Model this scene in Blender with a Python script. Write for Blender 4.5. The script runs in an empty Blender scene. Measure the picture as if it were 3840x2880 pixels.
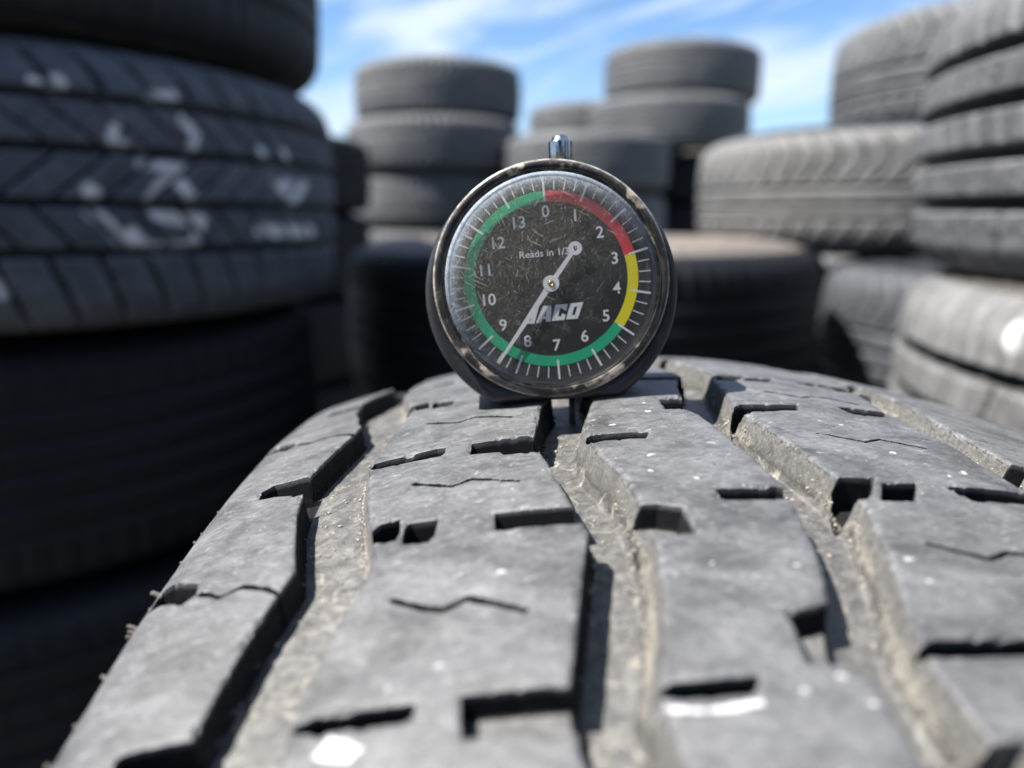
import bpy, math, random
import numpy as np
from mathutils import Matrix, Vector

# ------------------------------------------------------------------ camera, sky, sun
S = bpy.context.scene
C = S.collection
CAMZ = 0.6914
PITCH = math.radians(12.51)
cam_d = bpy.data.cameras.new('camera')
cam = bpy.data.objects.new('camera', cam_d)
C.objects.link(cam)
cam.location = (0, 0, CAMZ)
cam.rotation_euler = (math.radians(90) - PITCH, 0, 0)
cam_d.sensor_width = 36
cam_d.lens = 27.05
cam_d.clip_start = 0.005
cam_d.clip_end = 2000
cam_d.dof.use_dof = True
cam_d.dof.focus_distance = 0.121
cam_d.dof.aperture_fstop = 10.0
S.camera = cam
S.view_settings.view_transform = 'Standard'
S.view_settings.look = 'None'
S.view_settings.exposure = 1.66
S.view_settings.gamma = 1

SUN_EL = math.radians(58)
SUN_AZ = math.radians(12)        # sun stands to the left, a little on the camera's side
sun_vec = Vector((-math.cos(SUN_AZ) * math.cos(SUN_EL), -math.sin(SUN_AZ) * math.cos(SUN_EL), math.sin(SUN_EL)))
sd_ = bpy.data.lights.new('sun', 'SUN')
sd_.energy = 5.0
sd_.angle = math.radians(0.5)
sd_.color = (1.0, 0.955, 0.89)
sun = bpy.data.objects.new('sun', sd_)
C.objects.link(sun)
sun.rotation_euler = (-sun_vec).to_track_quat('-Z', 'Y').to_euler()
sun.location = (-3, -1, 6)

W = bpy.data.worlds.new('World')
S.world = W
W.use_nodes = True
wt = W.node_tree
wt.nodes.clear()
def N(t, kind, **kw):
    n = t.nodes.new(kind)
    for k, v in kw.items():
        setattr(n, k, v)
    return n
def L(t, a, b):
    t.links.new(a, b)
def math_(t, op, a, b=None, c=None, clamp=False):
    n = N(t, 'ShaderNodeMath', operation=op, use_clamp=clamp)
    for i, v in enumerate((a, b, c)):
        if v is None: continue
        if isinstance(v, (int, float)): n.inputs[i].default_value = v
        else: L(t, v, n.inputs[i])
    return n.outputs[0]
def vmath(t, op, a, b=None):
    n = N(t, 'ShaderNodeVectorMath', operation=op)
    for i, v in enumerate((a, b)):
        if v is None: continue
        if isinstance(v, (tuple, list)): n.inputs[i].default_value = v
        else: L(t, v, n.inputs[i])
    return n.outputs[0]
def ramp(t, fac, stops):
    n = N(t, 'ShaderNodeValToRGB')
    e = n.color_ramp.elements
    while len(e) < len(stops): e.new(0.5)
    for i, (p, c) in enumerate(stops):
        e[i].position = p
        e[i].color = (c, c, c, 1) if isinstance(c, (int, float)) else tuple(c) + (1,)
    L(t, fac, n.inputs[0])
    return n.outputs[0]
def mixc(t, fac, a, b, blend='MIX'):
    n = N(t, 'ShaderNodeMix', data_type='RGBA', blend_type=blend)
    for i, v in ((0, fac), (6, a), (7, b)):
        if isinstance(v, (int, float)): n.inputs[i].default_value = v if i == 0 else (v, v, v, 1)
        elif isinstance(v, tuple): n.inputs[i].default_value = v + (1,)
        else: L(t, v, n.inputs[i])
    return n.outputs[2]
def noise(t, vec, scale, detail=4, rough=0.55, dist=0.0):
    n = N(t, 'ShaderNodeTexNoise')
    n.inputs['Scale'].default_value = scale
    n.inputs['Detail'].default_value = detail
    n.inputs['Roughness'].default_value = rough
    n.inputs['Distortion'].default_value = dist
    if vec is not None: L(t, vec, n.inputs['Vector'])
    return n.outputs[0]

sky = N(wt, 'ShaderNodeTexSky', sky_type='NISHITA', sun_disc=False)
sky.sun_elevation = SUN_EL
sky.sun_rotation = math.atan2(sun_vec.x, sun_vec.y)
sky.air_density = 1.0
sky.dust_density = 0.2
sky.ozone_density = 3.0
tc = N(wt, 'ShaderNodeTexCoord')
sep = N(wt, 'ShaderNodeSeparateXYZ')
L(wt, tc.outputs['Generated'], sep.inputs[0])
mp0 = N(wt, 'ShaderNodeMapping'); mp0.inputs['Rotation'].default_value = (0, math.radians(17), 0)
L(wt, tc.outputs['Generated'], mp0.inputs['Vector'])
mp = N(wt, 'ShaderNodeMapping')
mp.inputs['Scale'].default_value = (2.3, 2.3, 10.0)
mp.inputs['Location'].default_value = (0.35, 0.2, 0.9)
L(wt, mp0.outputs[0], mp.inputs['Vector'])
cn = noise(wt, mp.outputs[0], 1.25, 6, 0.58, 0.5)
cover = ramp(wt, cn, [(0.46, 0.0), (0.53, 0.5), (0.61, 1.0)])
horiz = ramp(wt, sep.outputs[2], [(0.0, 0.7), (0.10, 0.15), (0.2, 0.0)])
cl = math_(wt, 'MAXIMUM', cover, horiz)
cl = math_(wt, 'MULTIPLY', cl, 0.88)
skyb = mixc(wt, 1.0, sky.outputs[0], (.82, .95, 1.08), 'MULTIPLY')
skyc = mixc(wt, cl, skyb, (5.3, 6.0, 7.0))
bg = N(wt, 'ShaderNodeBackground')
bg.inputs['Strength'].default_value = 0.055
L(wt, skyc, bg.inputs['Color'])
wo = N(wt, 'ShaderNodeOutputWorld')
L(wt, bg.outputs[0], wo.inputs[0])

# ------------------------------------------------------------------ helpers
def tag(o, label=None, cat=None, group=None, kind=None):
    if label: o['label'] = label
    if cat: o['category'] = cat
    if group: o['group'] = group
    if kind: o['kind'] = kind
    return o
def empty(name, loc, rot=(0, 0, 0)):
    o = bpy.data.objects.new(name, None)
    o.empty_display_size = 0.02
    C.objects.link(o)
    o.location = loc
    o.rotation_euler = rot
    return o
def obj(name, me, m=None, parent=None):
    if m is not None and not me.materials: me.materials.append(m)
    o = bpy.data.objects.new(name, me)
    C.objects.link(o)
    if parent: o.parent = parent
    return o
def mesh_np(name, V, F, smooth=True, attrs=None, steep=None):
    """V (n,3); F list of int arrays (k,3|4)"""
    me = bpy.data.meshes.new(name)
    Fs = F if isinstance(F, list) else [F]
    V = np.asarray(V, np.float32)
    me.vertices.add(len(V))
    me.vertices.foreach_set('co', V.ravel())
    idx = np.concatenate([np.asarray(f, np.int32).ravel() for f in Fs])
    cnt = np.concatenate([np.full(len(f), np.asarray(f).shape[1], np.int32) for f in Fs])
    st = np.concatenate([[0], np.cumsum(cnt)[:-1]]).astype(np.int32)
    me.loops.add(len(idx))
    me.loops.foreach_set('vertex_index', idx)
    me.polygons.add(len(cnt))
    me.polygons.foreach_set('loop_start', st)
    me.polygons.foreach_set('loop_total', cnt)
    me.polygons.foreach_set('use_smooth', np.full(len(cnt), smooth, bool))
    if steep is not None:
        f0 = np.asarray(Fs[0]); hts = steep[f0]
        sm_f = np.ones(len(cnt), bool)
        sm_f[:len(f0)] = (hts.max(1) - hts.min(1)) < 0.42
        me.polygons.foreach_set('use_smooth', sm_f)
    me.update(calc_edges=True)
    if attrs:
        for k, a in attrs.items():
            at = me.attributes.new(k, 'FLOAT' if a.ndim == 1 else 'FLOAT_VECTOR', 'POINT')
            at.data.foreach_set('value' if a.ndim == 1 else 'vector', np.asarray(a, np.float32).ravel())
    me.validate()
    return me
def grid_faces(nr, nc, wrap_r=False, flip=False, off=0):
    r = np.arange(nr if wrap_r else nr - 1)[:, None]
    c = np.arange(nc - 1)[None, :]
    r2 = (r + 1) % nr
    a = r * nc + c; b = r * nc + c + 1; d = r2 * nc + c; e = r2 * nc + c + 1
    f = np.stack([a, d, e, b] if flip else [a, b, e, d], -1).reshape(-1, 4)
    return f + off
def smin(a, b, k):
    h = np.clip(0.5 + 0.5 * (b - a) / k, 0, 1)
    return b + (a - b) * h - k * h * (1 - h)
def smax(a, b, k):
    return -smin(-a, -b, k)
def sstep(a, b, x):
    t = np.clip((x - a) / (b - a), 0, 1)
    return t * t * (3 - 2 * t)
def vnoise(x, y, cell, seed, period=None):
    rng = np.random.RandomState(seed)
    g = rng.rand(257, 257)
    fx = x / cell; fy = y / cell
    ix = np.floor(fx).astype(int); iy = np.floor(fy).astype(int)
    tx = fx - ix; ty = fy - iy
    tx = tx * tx * (3 - 2 * tx); ty = ty * ty * (3 - 2 * ty)
    G = lambda a, b: g[a % 257, b % 257]
    return (G(ix, iy) * (1 - tx) * (1 - ty) + G(ix + 1, iy) * tx * (1 - ty) + G(ix, iy + 1) * (1 - tx) * ty + G(ix + 1, iy + 1) * tx * ty)
def fbm(x, y, cell, seed, n=4):
    s = 0; a = 1; t = 0
    for i in range(n):
        s = s + a * vnoise(x, y, cell, seed + i * 7); t += a; a *= .5; cell *= .5
    return s / t
def polysd(poly, x, y):
    """signed distance, positive inside"""
    P = np.asarray(poly, float)
    Q = np.roll(P, -1, 0)
    d = np.full(x.shape, 1e9)
    ins = np.zeros(x.shape, bool)
    for (ax, ay), (bx, by) in zip(P, Q):
        ex, ey = bx - ax, by - ay
        t = np.clip(((x - ax) * ex + (y - ay) * ey) / (ex * ex + ey * ey + 1e-12), 0, 1)
        d = np.minimum(d, np.hypot(x - ax - t * ex, y - ay - t * ey))
        if ay != by:
            cr = ((ay > y) != (by > y)) & (x < (bx - ax) * (y - ay) / (by - ay) + ax)
            ins ^= cr
    return np.where(ins, d, -d)
def linesd(line, x, y):
    d = np.full(x.shape, 1e9)
    for (ax, ay), (bx, by) in zip(line[:-1], line[1:]):
        ex, ey = bx - ax, by - ay
        t = np.clip(((x - ax) * ex + (y - ay) * ey) / (ex * ex + ey * ey + 1e-12), 0, 1)
        d = np.minimum(d, np.hypot(x - ax - t * ex, y - ay - t * ey))
    return d
def mat(name):
    m = bpy.data.materials.new(name)
    m.use_nodes = True
    t = m.node_tree
    p = t.nodes['Principled BSDF']
    return m, t, p
def streak(t, vec, ang, sx, sy, off=0.0):
    a_ = N(t, 'ShaderNodeMapping'); a_.inputs['Rotation'].default_value = (0, 0, ang)
    L(t, vec, a_.inputs['Vector'])
    b_ = N(t, 'ShaderNodeMapping'); b_.inputs['Scale'].default_value = (sx, sy, 1); b_.inputs['Location'].default_value = (off, off * 1.7, 0)
    L(t, a_.outputs[0], b_.inputs['Vector'])
    return b_.outputs[0]
def objco(t):
    return N(t, 'ShaderNodeTexCoord').outputs['Object']
def bump(t, p, h, strength, dist):
    b = N(t, 'ShaderNodeBump')
    b.inputs['Strength'].default_value = strength
    b.inputs['Distance'].default_value = dist
    L(t, h, b.inputs['Height'])
    L(t, b.outputs[0], p.inputs['Normal'])
def attr(t, name):
    a = N(t, 'ShaderNodeAttribute', attribute_name=name)
    return a

# ------------------------------------------------------------------ materials
# foreground tread: grey weathered rubber, sand in the grooves, white paint spots
M_tread, t, p = mat('weathered_tread_rubber')
uvm = attr(t, 'mm').outputs['Vector']
dep = attr(t, 'dep').outputs['Fac']
sand = attr(t, 'sand').outputs['Fac']
paint = attr(t, 'paint').outputs['Fac']
wall = attr(t, 'wall').outputs['Fac']
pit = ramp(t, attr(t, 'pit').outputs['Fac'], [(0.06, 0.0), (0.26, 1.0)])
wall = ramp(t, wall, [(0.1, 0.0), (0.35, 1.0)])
v1 = streak(t, uvm, .35, 1.0, 1.6)
v2 = streak(t, uvm, -.22, .38, 2.0, 9)
n1 = noise(t, v1, 0.2, 6, 0.68, 0.8)
n2 = noise(t, v2, 1.2, 6, 0.70, .4)
n3 = noise(t, uvm, 4.0, 3, 0.6)
base = ramp(t, n1, [(0.36, (0.050, 0.051, 0.053)), (0.50, (0.074, 0.075, 0.078)), (0.64, (0.100, 0.101, 0.104))])
base = mixc(t, ramp(t, n2, [(0.48, 0.0), (0.66, 0.6)]), base, (0.138, 0.140, 0.145))
base = mixc(t, ramp(t, noise(t, streak(t, uvm, .6, 1.2, 2.0, 5), .33, 5, .7, 1.0), [(0.50, 0.0), (0.62, 0.65)]), base, (0.050, 0.051, 0.054))
base = mixc(t, ramp(t, n3, [(0.52, 0.0), (0.75, 0.55)]), base, (0.039, 0.039, 0.041))
base = mixc(t, ramp(t, noise(t, uvm, 6.5, 2, .6), [(0.60, 0.0), (0.70, 0.6)]), base, (0.187, 0.187, 0.187))
pt_ = ramp(t, noise(t, streak(t, uvm, .15, 1.0, 1.5, 77), .075, 4, .6, .6), [(.36, .62), (.5, 1.0), (.66, 1.22)])
base = mixc(t, 1.0, base, pt_, 'MULTIPLY')
sm_ = ramp(t, noise(t, streak(t, uvm, -.3, .5, 2.4, 51), .5, 5, .75, .8), [(.56, 0.0), (.68, .75)])
base = mixc(t, sm_, base, (.034, .035, .038))
# pale scuffs and specks
for an_, of_, sc_, lo_ in ((-.25, 3, .42, .60), (.5, 21, .9, .605), (.05, 44, 1.7, .615)):
    q_ = noise(t, streak(t, uvm, an_, .75, 2.1, of_), sc_, 5, 0.72, 1.2)
    base = mixc(t, ramp(t, q_, [(lo_, 0.0), (lo_ + .09, 0.62)]), base, (0.257, 0.261, 0.265))
vor = N(t, 'ShaderNodeTexVoronoi'); vor.inputs['Scale'].default_value = 0.8; vor.inputs['Randomness'].default_value = 1
L(t, vmath(t, 'ADD', uvm, vmath(t, 'MULTIPLY', N(t, 'ShaderNodeTexNoise').outputs['Color'], (.8, .8, 0))), vor.inputs['Vector'])
sp = math_(t, 'MULTIPLY', ramp(t, vor.outputs['Distance'], [(0.0, 1.0), (0.08, 0.7), (0.16, 0.0)]), ramp(t, noise(t, uvm, 0.23, 2), [(0.53, 0.0), (0.6, .85)]))
base = mixc(t, sp, base, (0.351, 0.351, 0.351))
# dark hairline cracks running across the ribs
cv = noise(t, streak(t, uvm, .12, .35, 1.6), 0.55, 4, 0.6, 1.5)
crack = ramp(t, math_(t, 'ABSOLUTE', math_(t, 'SUBTRACT', cv, 0.5)), [(0.0, 1.0), (0.006, 0.35), (0.012, 0.0)])
crack = math_(t, 'MULTIPLY', crack, ramp(t, noise(t, uvm, 0.12, 2), [(0.55, 0.0), (0.62, 0.8)]))
base = mixc(t, math_(t, 'MULTIPLY', crack, 0.8), base, (0.016, 0.016, 0.016))
# groove floors: greyer, dustier; walls, slots and pits: black fresh rubber with their shade painted in
fl = ramp(t, noise(t, uvm, 0.5, 6, 0.7, .5), [(0.36, (0.038, 0.038, 0.039)), (0.52, (0.078, 0.077, 0.075)), (0.70, (0.15, 0.147, 0.138))])
fl = mixc(t, ramp(t, noise(t, uvm, 3.2, 4, .7), [(0.58, 0.0), (0.70, .6)]), fl, (0.234, 0.215, 0.179))
fl = mixc(t, ramp(t, noise(t, uvm, 5.2, 3, .7), [(0.56, 0.0), (0.68, .8)]), fl, (0.023, 0.023, 0.023))
base = mixc(t, ramp(t, dep, [(0.25, 0.0), (0.7, 1.0)]), base, fl)
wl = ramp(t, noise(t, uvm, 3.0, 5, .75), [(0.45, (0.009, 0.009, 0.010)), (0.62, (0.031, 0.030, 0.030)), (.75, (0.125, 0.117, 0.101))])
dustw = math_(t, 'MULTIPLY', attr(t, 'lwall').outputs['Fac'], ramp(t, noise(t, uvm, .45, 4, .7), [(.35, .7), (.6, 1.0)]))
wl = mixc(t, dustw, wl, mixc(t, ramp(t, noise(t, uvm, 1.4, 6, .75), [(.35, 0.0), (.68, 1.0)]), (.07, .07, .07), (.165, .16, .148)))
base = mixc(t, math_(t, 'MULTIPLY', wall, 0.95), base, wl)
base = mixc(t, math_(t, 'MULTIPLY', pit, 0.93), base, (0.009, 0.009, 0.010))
sn = math_(t, 'ADD', sand, math_(t, 'MULTIPLY', math_(t, 'SUBTRACT', noise(t, uvm, 0.7, 6, 0.75), 0.5), 1.3))
sc = ramp(t, noise(t, uvm, 3.0, 4, .6), [(0.3, (0.13, 0.12, 0.104)), (0.55, (0.235, 0.22, 0.19)), (0.8, (0.38, 0.36, 0.315))])
base = mixc(t, ramp(t, sn, [(0.50, 0.0), (0.80, 0.85)]), base, sc)
# sandy veins where water has dried on the floor
vv = N(t, 'ShaderNodeTexVoronoi', feature='DISTANCE_TO_EDGE'); vv.inputs['Scale'].default_value = 0.15
nz_ = N(t, 'ShaderNodeTexNoise'); nz_.inputs['Scale'].default_value = .25; L(t, uvm, nz_.inputs['Vector'])
L(t, vmath(t, 'ADD', uvm, vmath(t, 'MULTIPLY', nz_.outputs['Color'], (9, 9, 0))), vv.inputs['Vector'])
vein = math_(t, 'MULTIPLY', ramp(t, vv.outputs['Distance'], [(0.0, 1.0), (0.03, 0.4), (0.05, 0.0)]), ramp(t, dep, [(0.6, 0.0), (0.85, 0.55)]))
vein = math_(t, 'MULTIPLY', vein, ramp(t, noise(t, uvm, 0.35, 3), [(0.50, 0.0), (0.62, 1.0)]))
vein = math_(t, 'MULTIPLY', vein, math_(t, 'SUBTRACT', 1.0, pit))
base = mixc(t, vein, base, (.38, .345, .28))
pb_ = math_(t, 'ADD', paint, math_(t, 'MULTIPLY', math_(t, 'SUBTRACT', noise(t, uvm, 2.6, 5, .75), .55), 1.3))
base = mixc(t, math_(t, 'MULTIPLY', ramp(t, pb_, [(0.35, 0.0), (0.85, .92)]), ramp(t, paint, [(0.05, 0.0), (0.2, 1.0)])), base, (.46, .46, .475))
L(t, base, p.inputs['Base Color'])
dk_ = math_(t, 'MAXIMUM', pit, wall)
L(t, math_(t, 'MAXIMUM', ramp(t, n2, [(0.3, .38), (0.7, .62)]), math_(t, 'MULTIPLY', dk_, .85)), p.inputs['Roughness'])
L(t, math_(t, 'SUBTRACT', .45, math_(t, 'MULTIPLY', dk_, .42)), p.inputs['Specular IOR Level'])
hh = math_(t, 'ADD', math_(t, 'MULTIPLY', n3, 0.5), math_(t, 'MULTIPLY', n2, .8))
hh = math_(t, 'ADD', hh, math_(t, 'MULTIPLY', noise(t, uvm, 9.0, 2), .35))
hh = math_(t, 'SUBTRACT', hh, math_(t, 'MULTIPLY', crack, .5))
bump(t, p, hh, 0.7, 0.00016)

# generic used rubber for the stacks (per-tyre variation through Object Info random)
def rubber(name, lo, hi, dust, tint=(1, 1, 1), dustc=(.30, .28, .25)):
    m, t, p = mat(name)
    oc = objco(t)
    oi = N(t, 'ShaderNodeObjectInfo')
    off = vmath(t, 'ADD', oc, N(t, 'ShaderNodeCombineXYZ').outputs[0])
    n1 = noise(t, oc, 9, 5, .6)
    n2 = noise(t, oc, 60, 4, .6)
    b = ramp(t, n1, [(0.32, tuple(lo * k for k in tint)), (0.7, tuple(hi * k for k in tint))])
    b = mixc(t, math_(t, 'MULTIPLY', ramp(t, n2, [(0.45, 0.0), (0.75, 1.0)]), dust), b, dustc)
    ch = attr(t, 'chalk').outputs['Fac']
    b = mixc(t, math_(t, 'MULTIPLY', ramp(t, ch, [(0.2, 0.0), (0.7, 1.0)]), ramp(t, noise(t, oc, 90, 3), [(.3, .7), (.6, 1.0)])), b, (.62, .62, .63))
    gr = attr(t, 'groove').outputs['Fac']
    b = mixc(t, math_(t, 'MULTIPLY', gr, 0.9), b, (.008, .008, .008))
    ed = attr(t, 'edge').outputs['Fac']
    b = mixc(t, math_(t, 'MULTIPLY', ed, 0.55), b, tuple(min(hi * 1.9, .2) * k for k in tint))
    L(t, b, p.inputs['Base Color'])
    p.inputs['Roughness'].default_value = 0.62
    p.inputs['Specular IOR Level'].default_value = 0.25
    bump(t, p, n2, 0.3, 0.001)
    return m
M_dark = rubber('dark_used_rubber', .011, .024, .15, tint=(.85, .97, 1.2), dustc=(.075, .078, .085))  # albedo lowered and blued to paint in the shade
M_mid = rubber('mid_grey_used_rubber', .032, .062, .35, tint=(.9, .98, 1.12), dustc=(.15, .145, .14))  # blue tint carries the cast of the shade
M_black = rubber('black_shaded_rubber', .0035, .008, .05, tint=(.75, .97, 1.35), dustc=(.02, .023, .03))  # darkest, bluest copy for tyres in shade; the shade is in the colour
M_blue = rubber('bluish_bloomed_rubber', .045, .085, .4, tint=(.85, .97, 1.2), dustc=(.16, .17, .19))  # blue of the skylit shade put into the rubber colour
M_grey = rubber('grey_faded_rubber', .048, .092, .5, tint=(.95, .99, 1.06), dustc=(.20, .195, .19))  # slight blue tint painted in for the side away from the sun
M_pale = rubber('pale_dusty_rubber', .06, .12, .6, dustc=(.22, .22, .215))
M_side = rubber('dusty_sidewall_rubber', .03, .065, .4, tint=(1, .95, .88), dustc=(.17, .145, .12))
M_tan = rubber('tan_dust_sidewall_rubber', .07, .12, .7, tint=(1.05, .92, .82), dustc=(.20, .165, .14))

# ------------------------------------------------------------------ ground
mg, t, p = mat('dusty_yard_ground')
oc = objco(t)
g = ramp(t, noise(t, oc, 1.3, 8, .65), [(0.3, (.06, .058, .055)), (0.7, (.11, .105, .098))])
g = mixc(t, ramp(t, noise(t, oc, 45, 4, .7), [(0.55, 0), (0.7, .6)]), g, (.2, .185, .165))
L(t, g, p.inputs['Base Color'])
p.inputs['Roughness'].default_value = .9
bump(t, p, noise(t, oc, 40, 6, .7), .8, .01)
me = bpy.data.meshes.new('ground')
me.from_pydata([(-400, -400, 0), (400, -400, 0), (400, 400, 0), (-400, 400, 0)], [], [(0, 1, 2, 3)])
tag(obj('ground', me, mg), kind='structure')

# ------------------------------------------------------------------ stacked tyres
def pattern(style, z, s, a):
    """groove depth in mm; z across (mm), s around (mm), a half width (mm)"""
    D = np.zeros_like(z)
    def circ(z0, w, d):
        nonlocal D
        x = (w / 2 - np.abs(z - z0))
        D = np.maximum(D, d * np.clip(x / 1.6, 0, 1))
    def lat(q, per, w, d, mask):
        nonlocal D
        x = np.abs((q / per) % 1 - .5) * per
        D = np.maximum(D, d * np.clip((w / 2 - x) / 1.2, 0, 1) * mask)
    band = lambda lo, hi: ((z > lo) & (z < hi)).astype(float)
    if style == 'allseason':          # five ribs, diagonal sipes turning rib by rib
        g = [64, 28, -10, -45]
        for k in g: circ(k, 8.5, 7.5)
        lat(s + .25 * (z - 64) + .012 * (z - 64) ** 2, 34, 7, 7, band(68, 130)); lat(s + 10 + .25 * (z - 64) + .012 * (z - 64) ** 2, 17, 2.5, 2, band(72, 130))
        lat(s + 1.3 * z, 34, 5, 5, band(32, 60)); lat(s - .9 * z, 17, 3, 2.2, band(32, 60))
        lat(s - 1.25 * z, 34, 6, 6, band(-6, 24)); lat(s + 9 - 1.25 * z, 34, 3, 2, band(-6, 24))
        lat(s + .9 * z, 34, 6, 6, band(-41, -14)); lat(s + 12 + .9 * z, 34, 3, 2, band(-41, -14))
        lat(s + .4 * z, 34, 7, 6, band(-130, -49)); lat(s + 17 + .2 * z, 34, 3, 2, band(-88, -60)); circ(-66, 2.5, 2)
    elif style == 'ribbed':           # wide black grooves, upright sipes
        for k in (47, 15, -16, -46): circ(k, 10.5, 11)
        lat(s + .22 * z, 34, 5, 6, band(52, 130)); lat(s + 17 + .22 * z, 34, 3, 3, band(56, 130))
        lat(s - .35 * z, 21, 3.5, 4, band(19, 42)); lat(s - .3 * z, 42, 6, 5, band(19, 42))
        lat(s + .30 * z, 24, 4, 4, band(-12, 10))
        lat(s - .3 * z, 24, 4, 4, band(-42, -20))
        lat(s - .15 * z, 34, 7, 7, band(-130, -51)); lat(s + 17 - .15 * z, 34, 3, 4, band(-130, -60))
        circ(-66, 2.5, 2)
    elif style == 'chevron':          # swept chevron lugs at both shoulders, fine centre ribs
        c1 = .018 * (z - 45) ** 2
        lat(s + c1, 34, 7, 6, band(12, 130)); lat(s + c1 + 15, 34, 3.5, 3, band(25, 130))
        c2 = .018 * (z + 45) ** 2
        lat(s + c2, 34, 7, 6, band(-130, -48))
        circ(5, 7, 7); circ(-22, 7, 7); circ(-42, 6, 6)
    elif style == 'road':             # many fine ribs, small shoulder slots
        for k in (50, 25, 0, -25, -50): circ(k, 6, 6)
        lat(s, 22, 5, 4, band(56, 130)); lat(s, 22, 5, 4, band(-130, -56))
        lat(s + .5 * z, 28, 3, 3, band(4, 21)); lat(s - .5 * z, 28, 3, 3, band(-21, -4))
    elif style == 'lugged':           # coarse shoulder lugs
        lat(s + .2 * z, 34, 11, 9, band(48, 130)); lat(s - .2 * z, 34, 11, 9, band(-130, -48))
        x = (4 - np.abs(z - 34 - 6 * np.sign(np.sin(s / 34 * 2 * np.pi))))
        D = np.maximum(D, 8 * np.clip(x / 1.5, 0, 1))
        x = (4 - np.abs(z + 34 - 6 * np.sign(np.sin(s / 34 * 2 * np.pi))))
        D = np.maximum(D, 8 * np.clip(x / 1.5, 0, 1))
        lat(s + .8 * z, 34, 6, 6, band(-28, 28))
    return D

_cache = {}
def tyre_mesh(R, tw, sw, style, res, chalk=None):
    """returns tread mesh, sidewall mesh (upper half, mirrored for the lower). z=0 at mid width, metres."""
    key = (R, tw, sw, style, res, chalk is not None)
    if key in _cache: return _cache[key]
    a = tw / 2; h = sw / 2; rs = 0.032; R_bead = 0.205 if R > .3 else .18
    # --- tread: z from -a..a plus rounded shoulders
    nu = int(tw / res) + 1
    zt = np.linspace(-(a - rs), a - rs, nu)
    rt = R - 0.006 * (zt / a) ** 2
    ph = np.linspace(0, 1.3, 11)[1:]
    r0 = R - 0.006 * ((a - rs) / a) ** 2
    zs = (a - rs) + rs * np.sin(ph); rsr = r0 - rs * (1 - np.cos(ph))
    z = np.concatenate([-zs[::-1], zt, zs]); r = np.concatenate([rsr[::-1], rt, rsr])
    nr = int(2 * math.pi * R / res)
    th = np.arange(nr) * 2 * math.pi / nr
    # whole number of pitches so that the pattern closes
    Z, TH = np.meshgrid(z, th)
    per = {'allseason': 38 * 30 * 34, 'ribbed': 1, 'chevron': 34, 'road': 22, 'lugged': 34}
    circ_mm = 2 * math.pi * R * 1000
    k = round(circ_mm / 34) * 34 / circ_mm
    Smm = TH * R * 1000 * k
    D = pattern(style, Z * 1000, Smm, a * 1000)
    D = D * np.where(np.abs(Z) > a - 0.010, .5, 1)
    Rr = np.broadcast_to(r, Z.shape) - D / 1000 + (vnoise(Smm, Z * 1000, 60, 3) - .5) * .002
    V = np.stack([Rr * np.cos(TH), Rr * np.sin(TH), Z], -1).reshape(-1, 3)
    Gv = np.clip((D - .8) / 4.2, 0, 1)
    gz = np.abs(np.gradient(D, axis=1)) + np.abs(np.gradient(D, axis=0))
    Ev = np.clip(gz / 3, 0, 1) * (D < 2)
    at = {'groove': Gv.ravel(), 'edge': Ev.ravel()}
    at['chalk'] = chalk(TH, Z).ravel() if chalk else np.zeros(len(V))
    tm = mesh_np('tread', V, grid_faces(nr, len(z), True, flip=True), True, at)
    # --- sidewall (upper): from shoulder to bead, back inside and up to under the tread
    zc, rc = zs[-1], rsr[-1]
    pts = [(rc + .0005, zc - .0005), (rc - .008, zc + (h - zc) * .35), (rc - .02, zc + (h - zc) * .7)]
    for q in np.linspace(0, 1, 9)[1:]:
        rr = (rc - .02) + (R_bead + .02 - rc + .02) * q
        pts.append((rr, zc + (h - zc) * (.7 + .3 * math.sin(min(q * 1.9, 1.57))) - (.020 * max(0, q - .45) ** 1.3)))
    # moulded ridges
    prof = []
    for i, (rr, z_) in enumerate(pts):
        prof.append((rr, z_))
        if i in (3, 5): prof += [(rr - .0015, z_ + .0015), (rr - .004, z_ + .0015), (rr - .0055, z_)]
    rl, zl = prof[-1]
    prof += [(R_bead + .004, zl - .003), (R_bead, zl - .008), (R_bead + .002, zl - .018), (R_bead + .012, zl - .020)]
    prof += [(rl + .02, zl - .022), ((rc + rl) / 2, h - .014), (rc - .02, zc - .016), (R - .022, a * .5), (R - .020, 0)]
    pr = np.array(prof)
    ns = 180 if res > .003 else 300
    ths = np.arange(ns) * 2 * math.pi / ns
    RR, TT = np.meshgrid(pr[:, 0], ths); ZZ = np.broadcast_to(pr[:, 1], RR.shape)
    V = np.stack([RR * np.cos(TT), RR * np.sin(TT), ZZ], -1).reshape(-1, 3)
    z0 = np.zeros(len(V))
    sm = mesh_np('sidewall', V, grid_faces(ns, len(pr), True), True, {'groove': z0, 'edge': z0, 'chalk': z0})
    V2 = V.copy(); V2[:, 2] *= -1
    sl = mesh_np('sidewall', V2, grid_faces(ns, len(pr), True, flip=True), True, {'groove': z0, 'edge': z0, 'chalk': z0})
    _cache[key] = (tm, sm, sl)
    return _cache[key]

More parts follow.
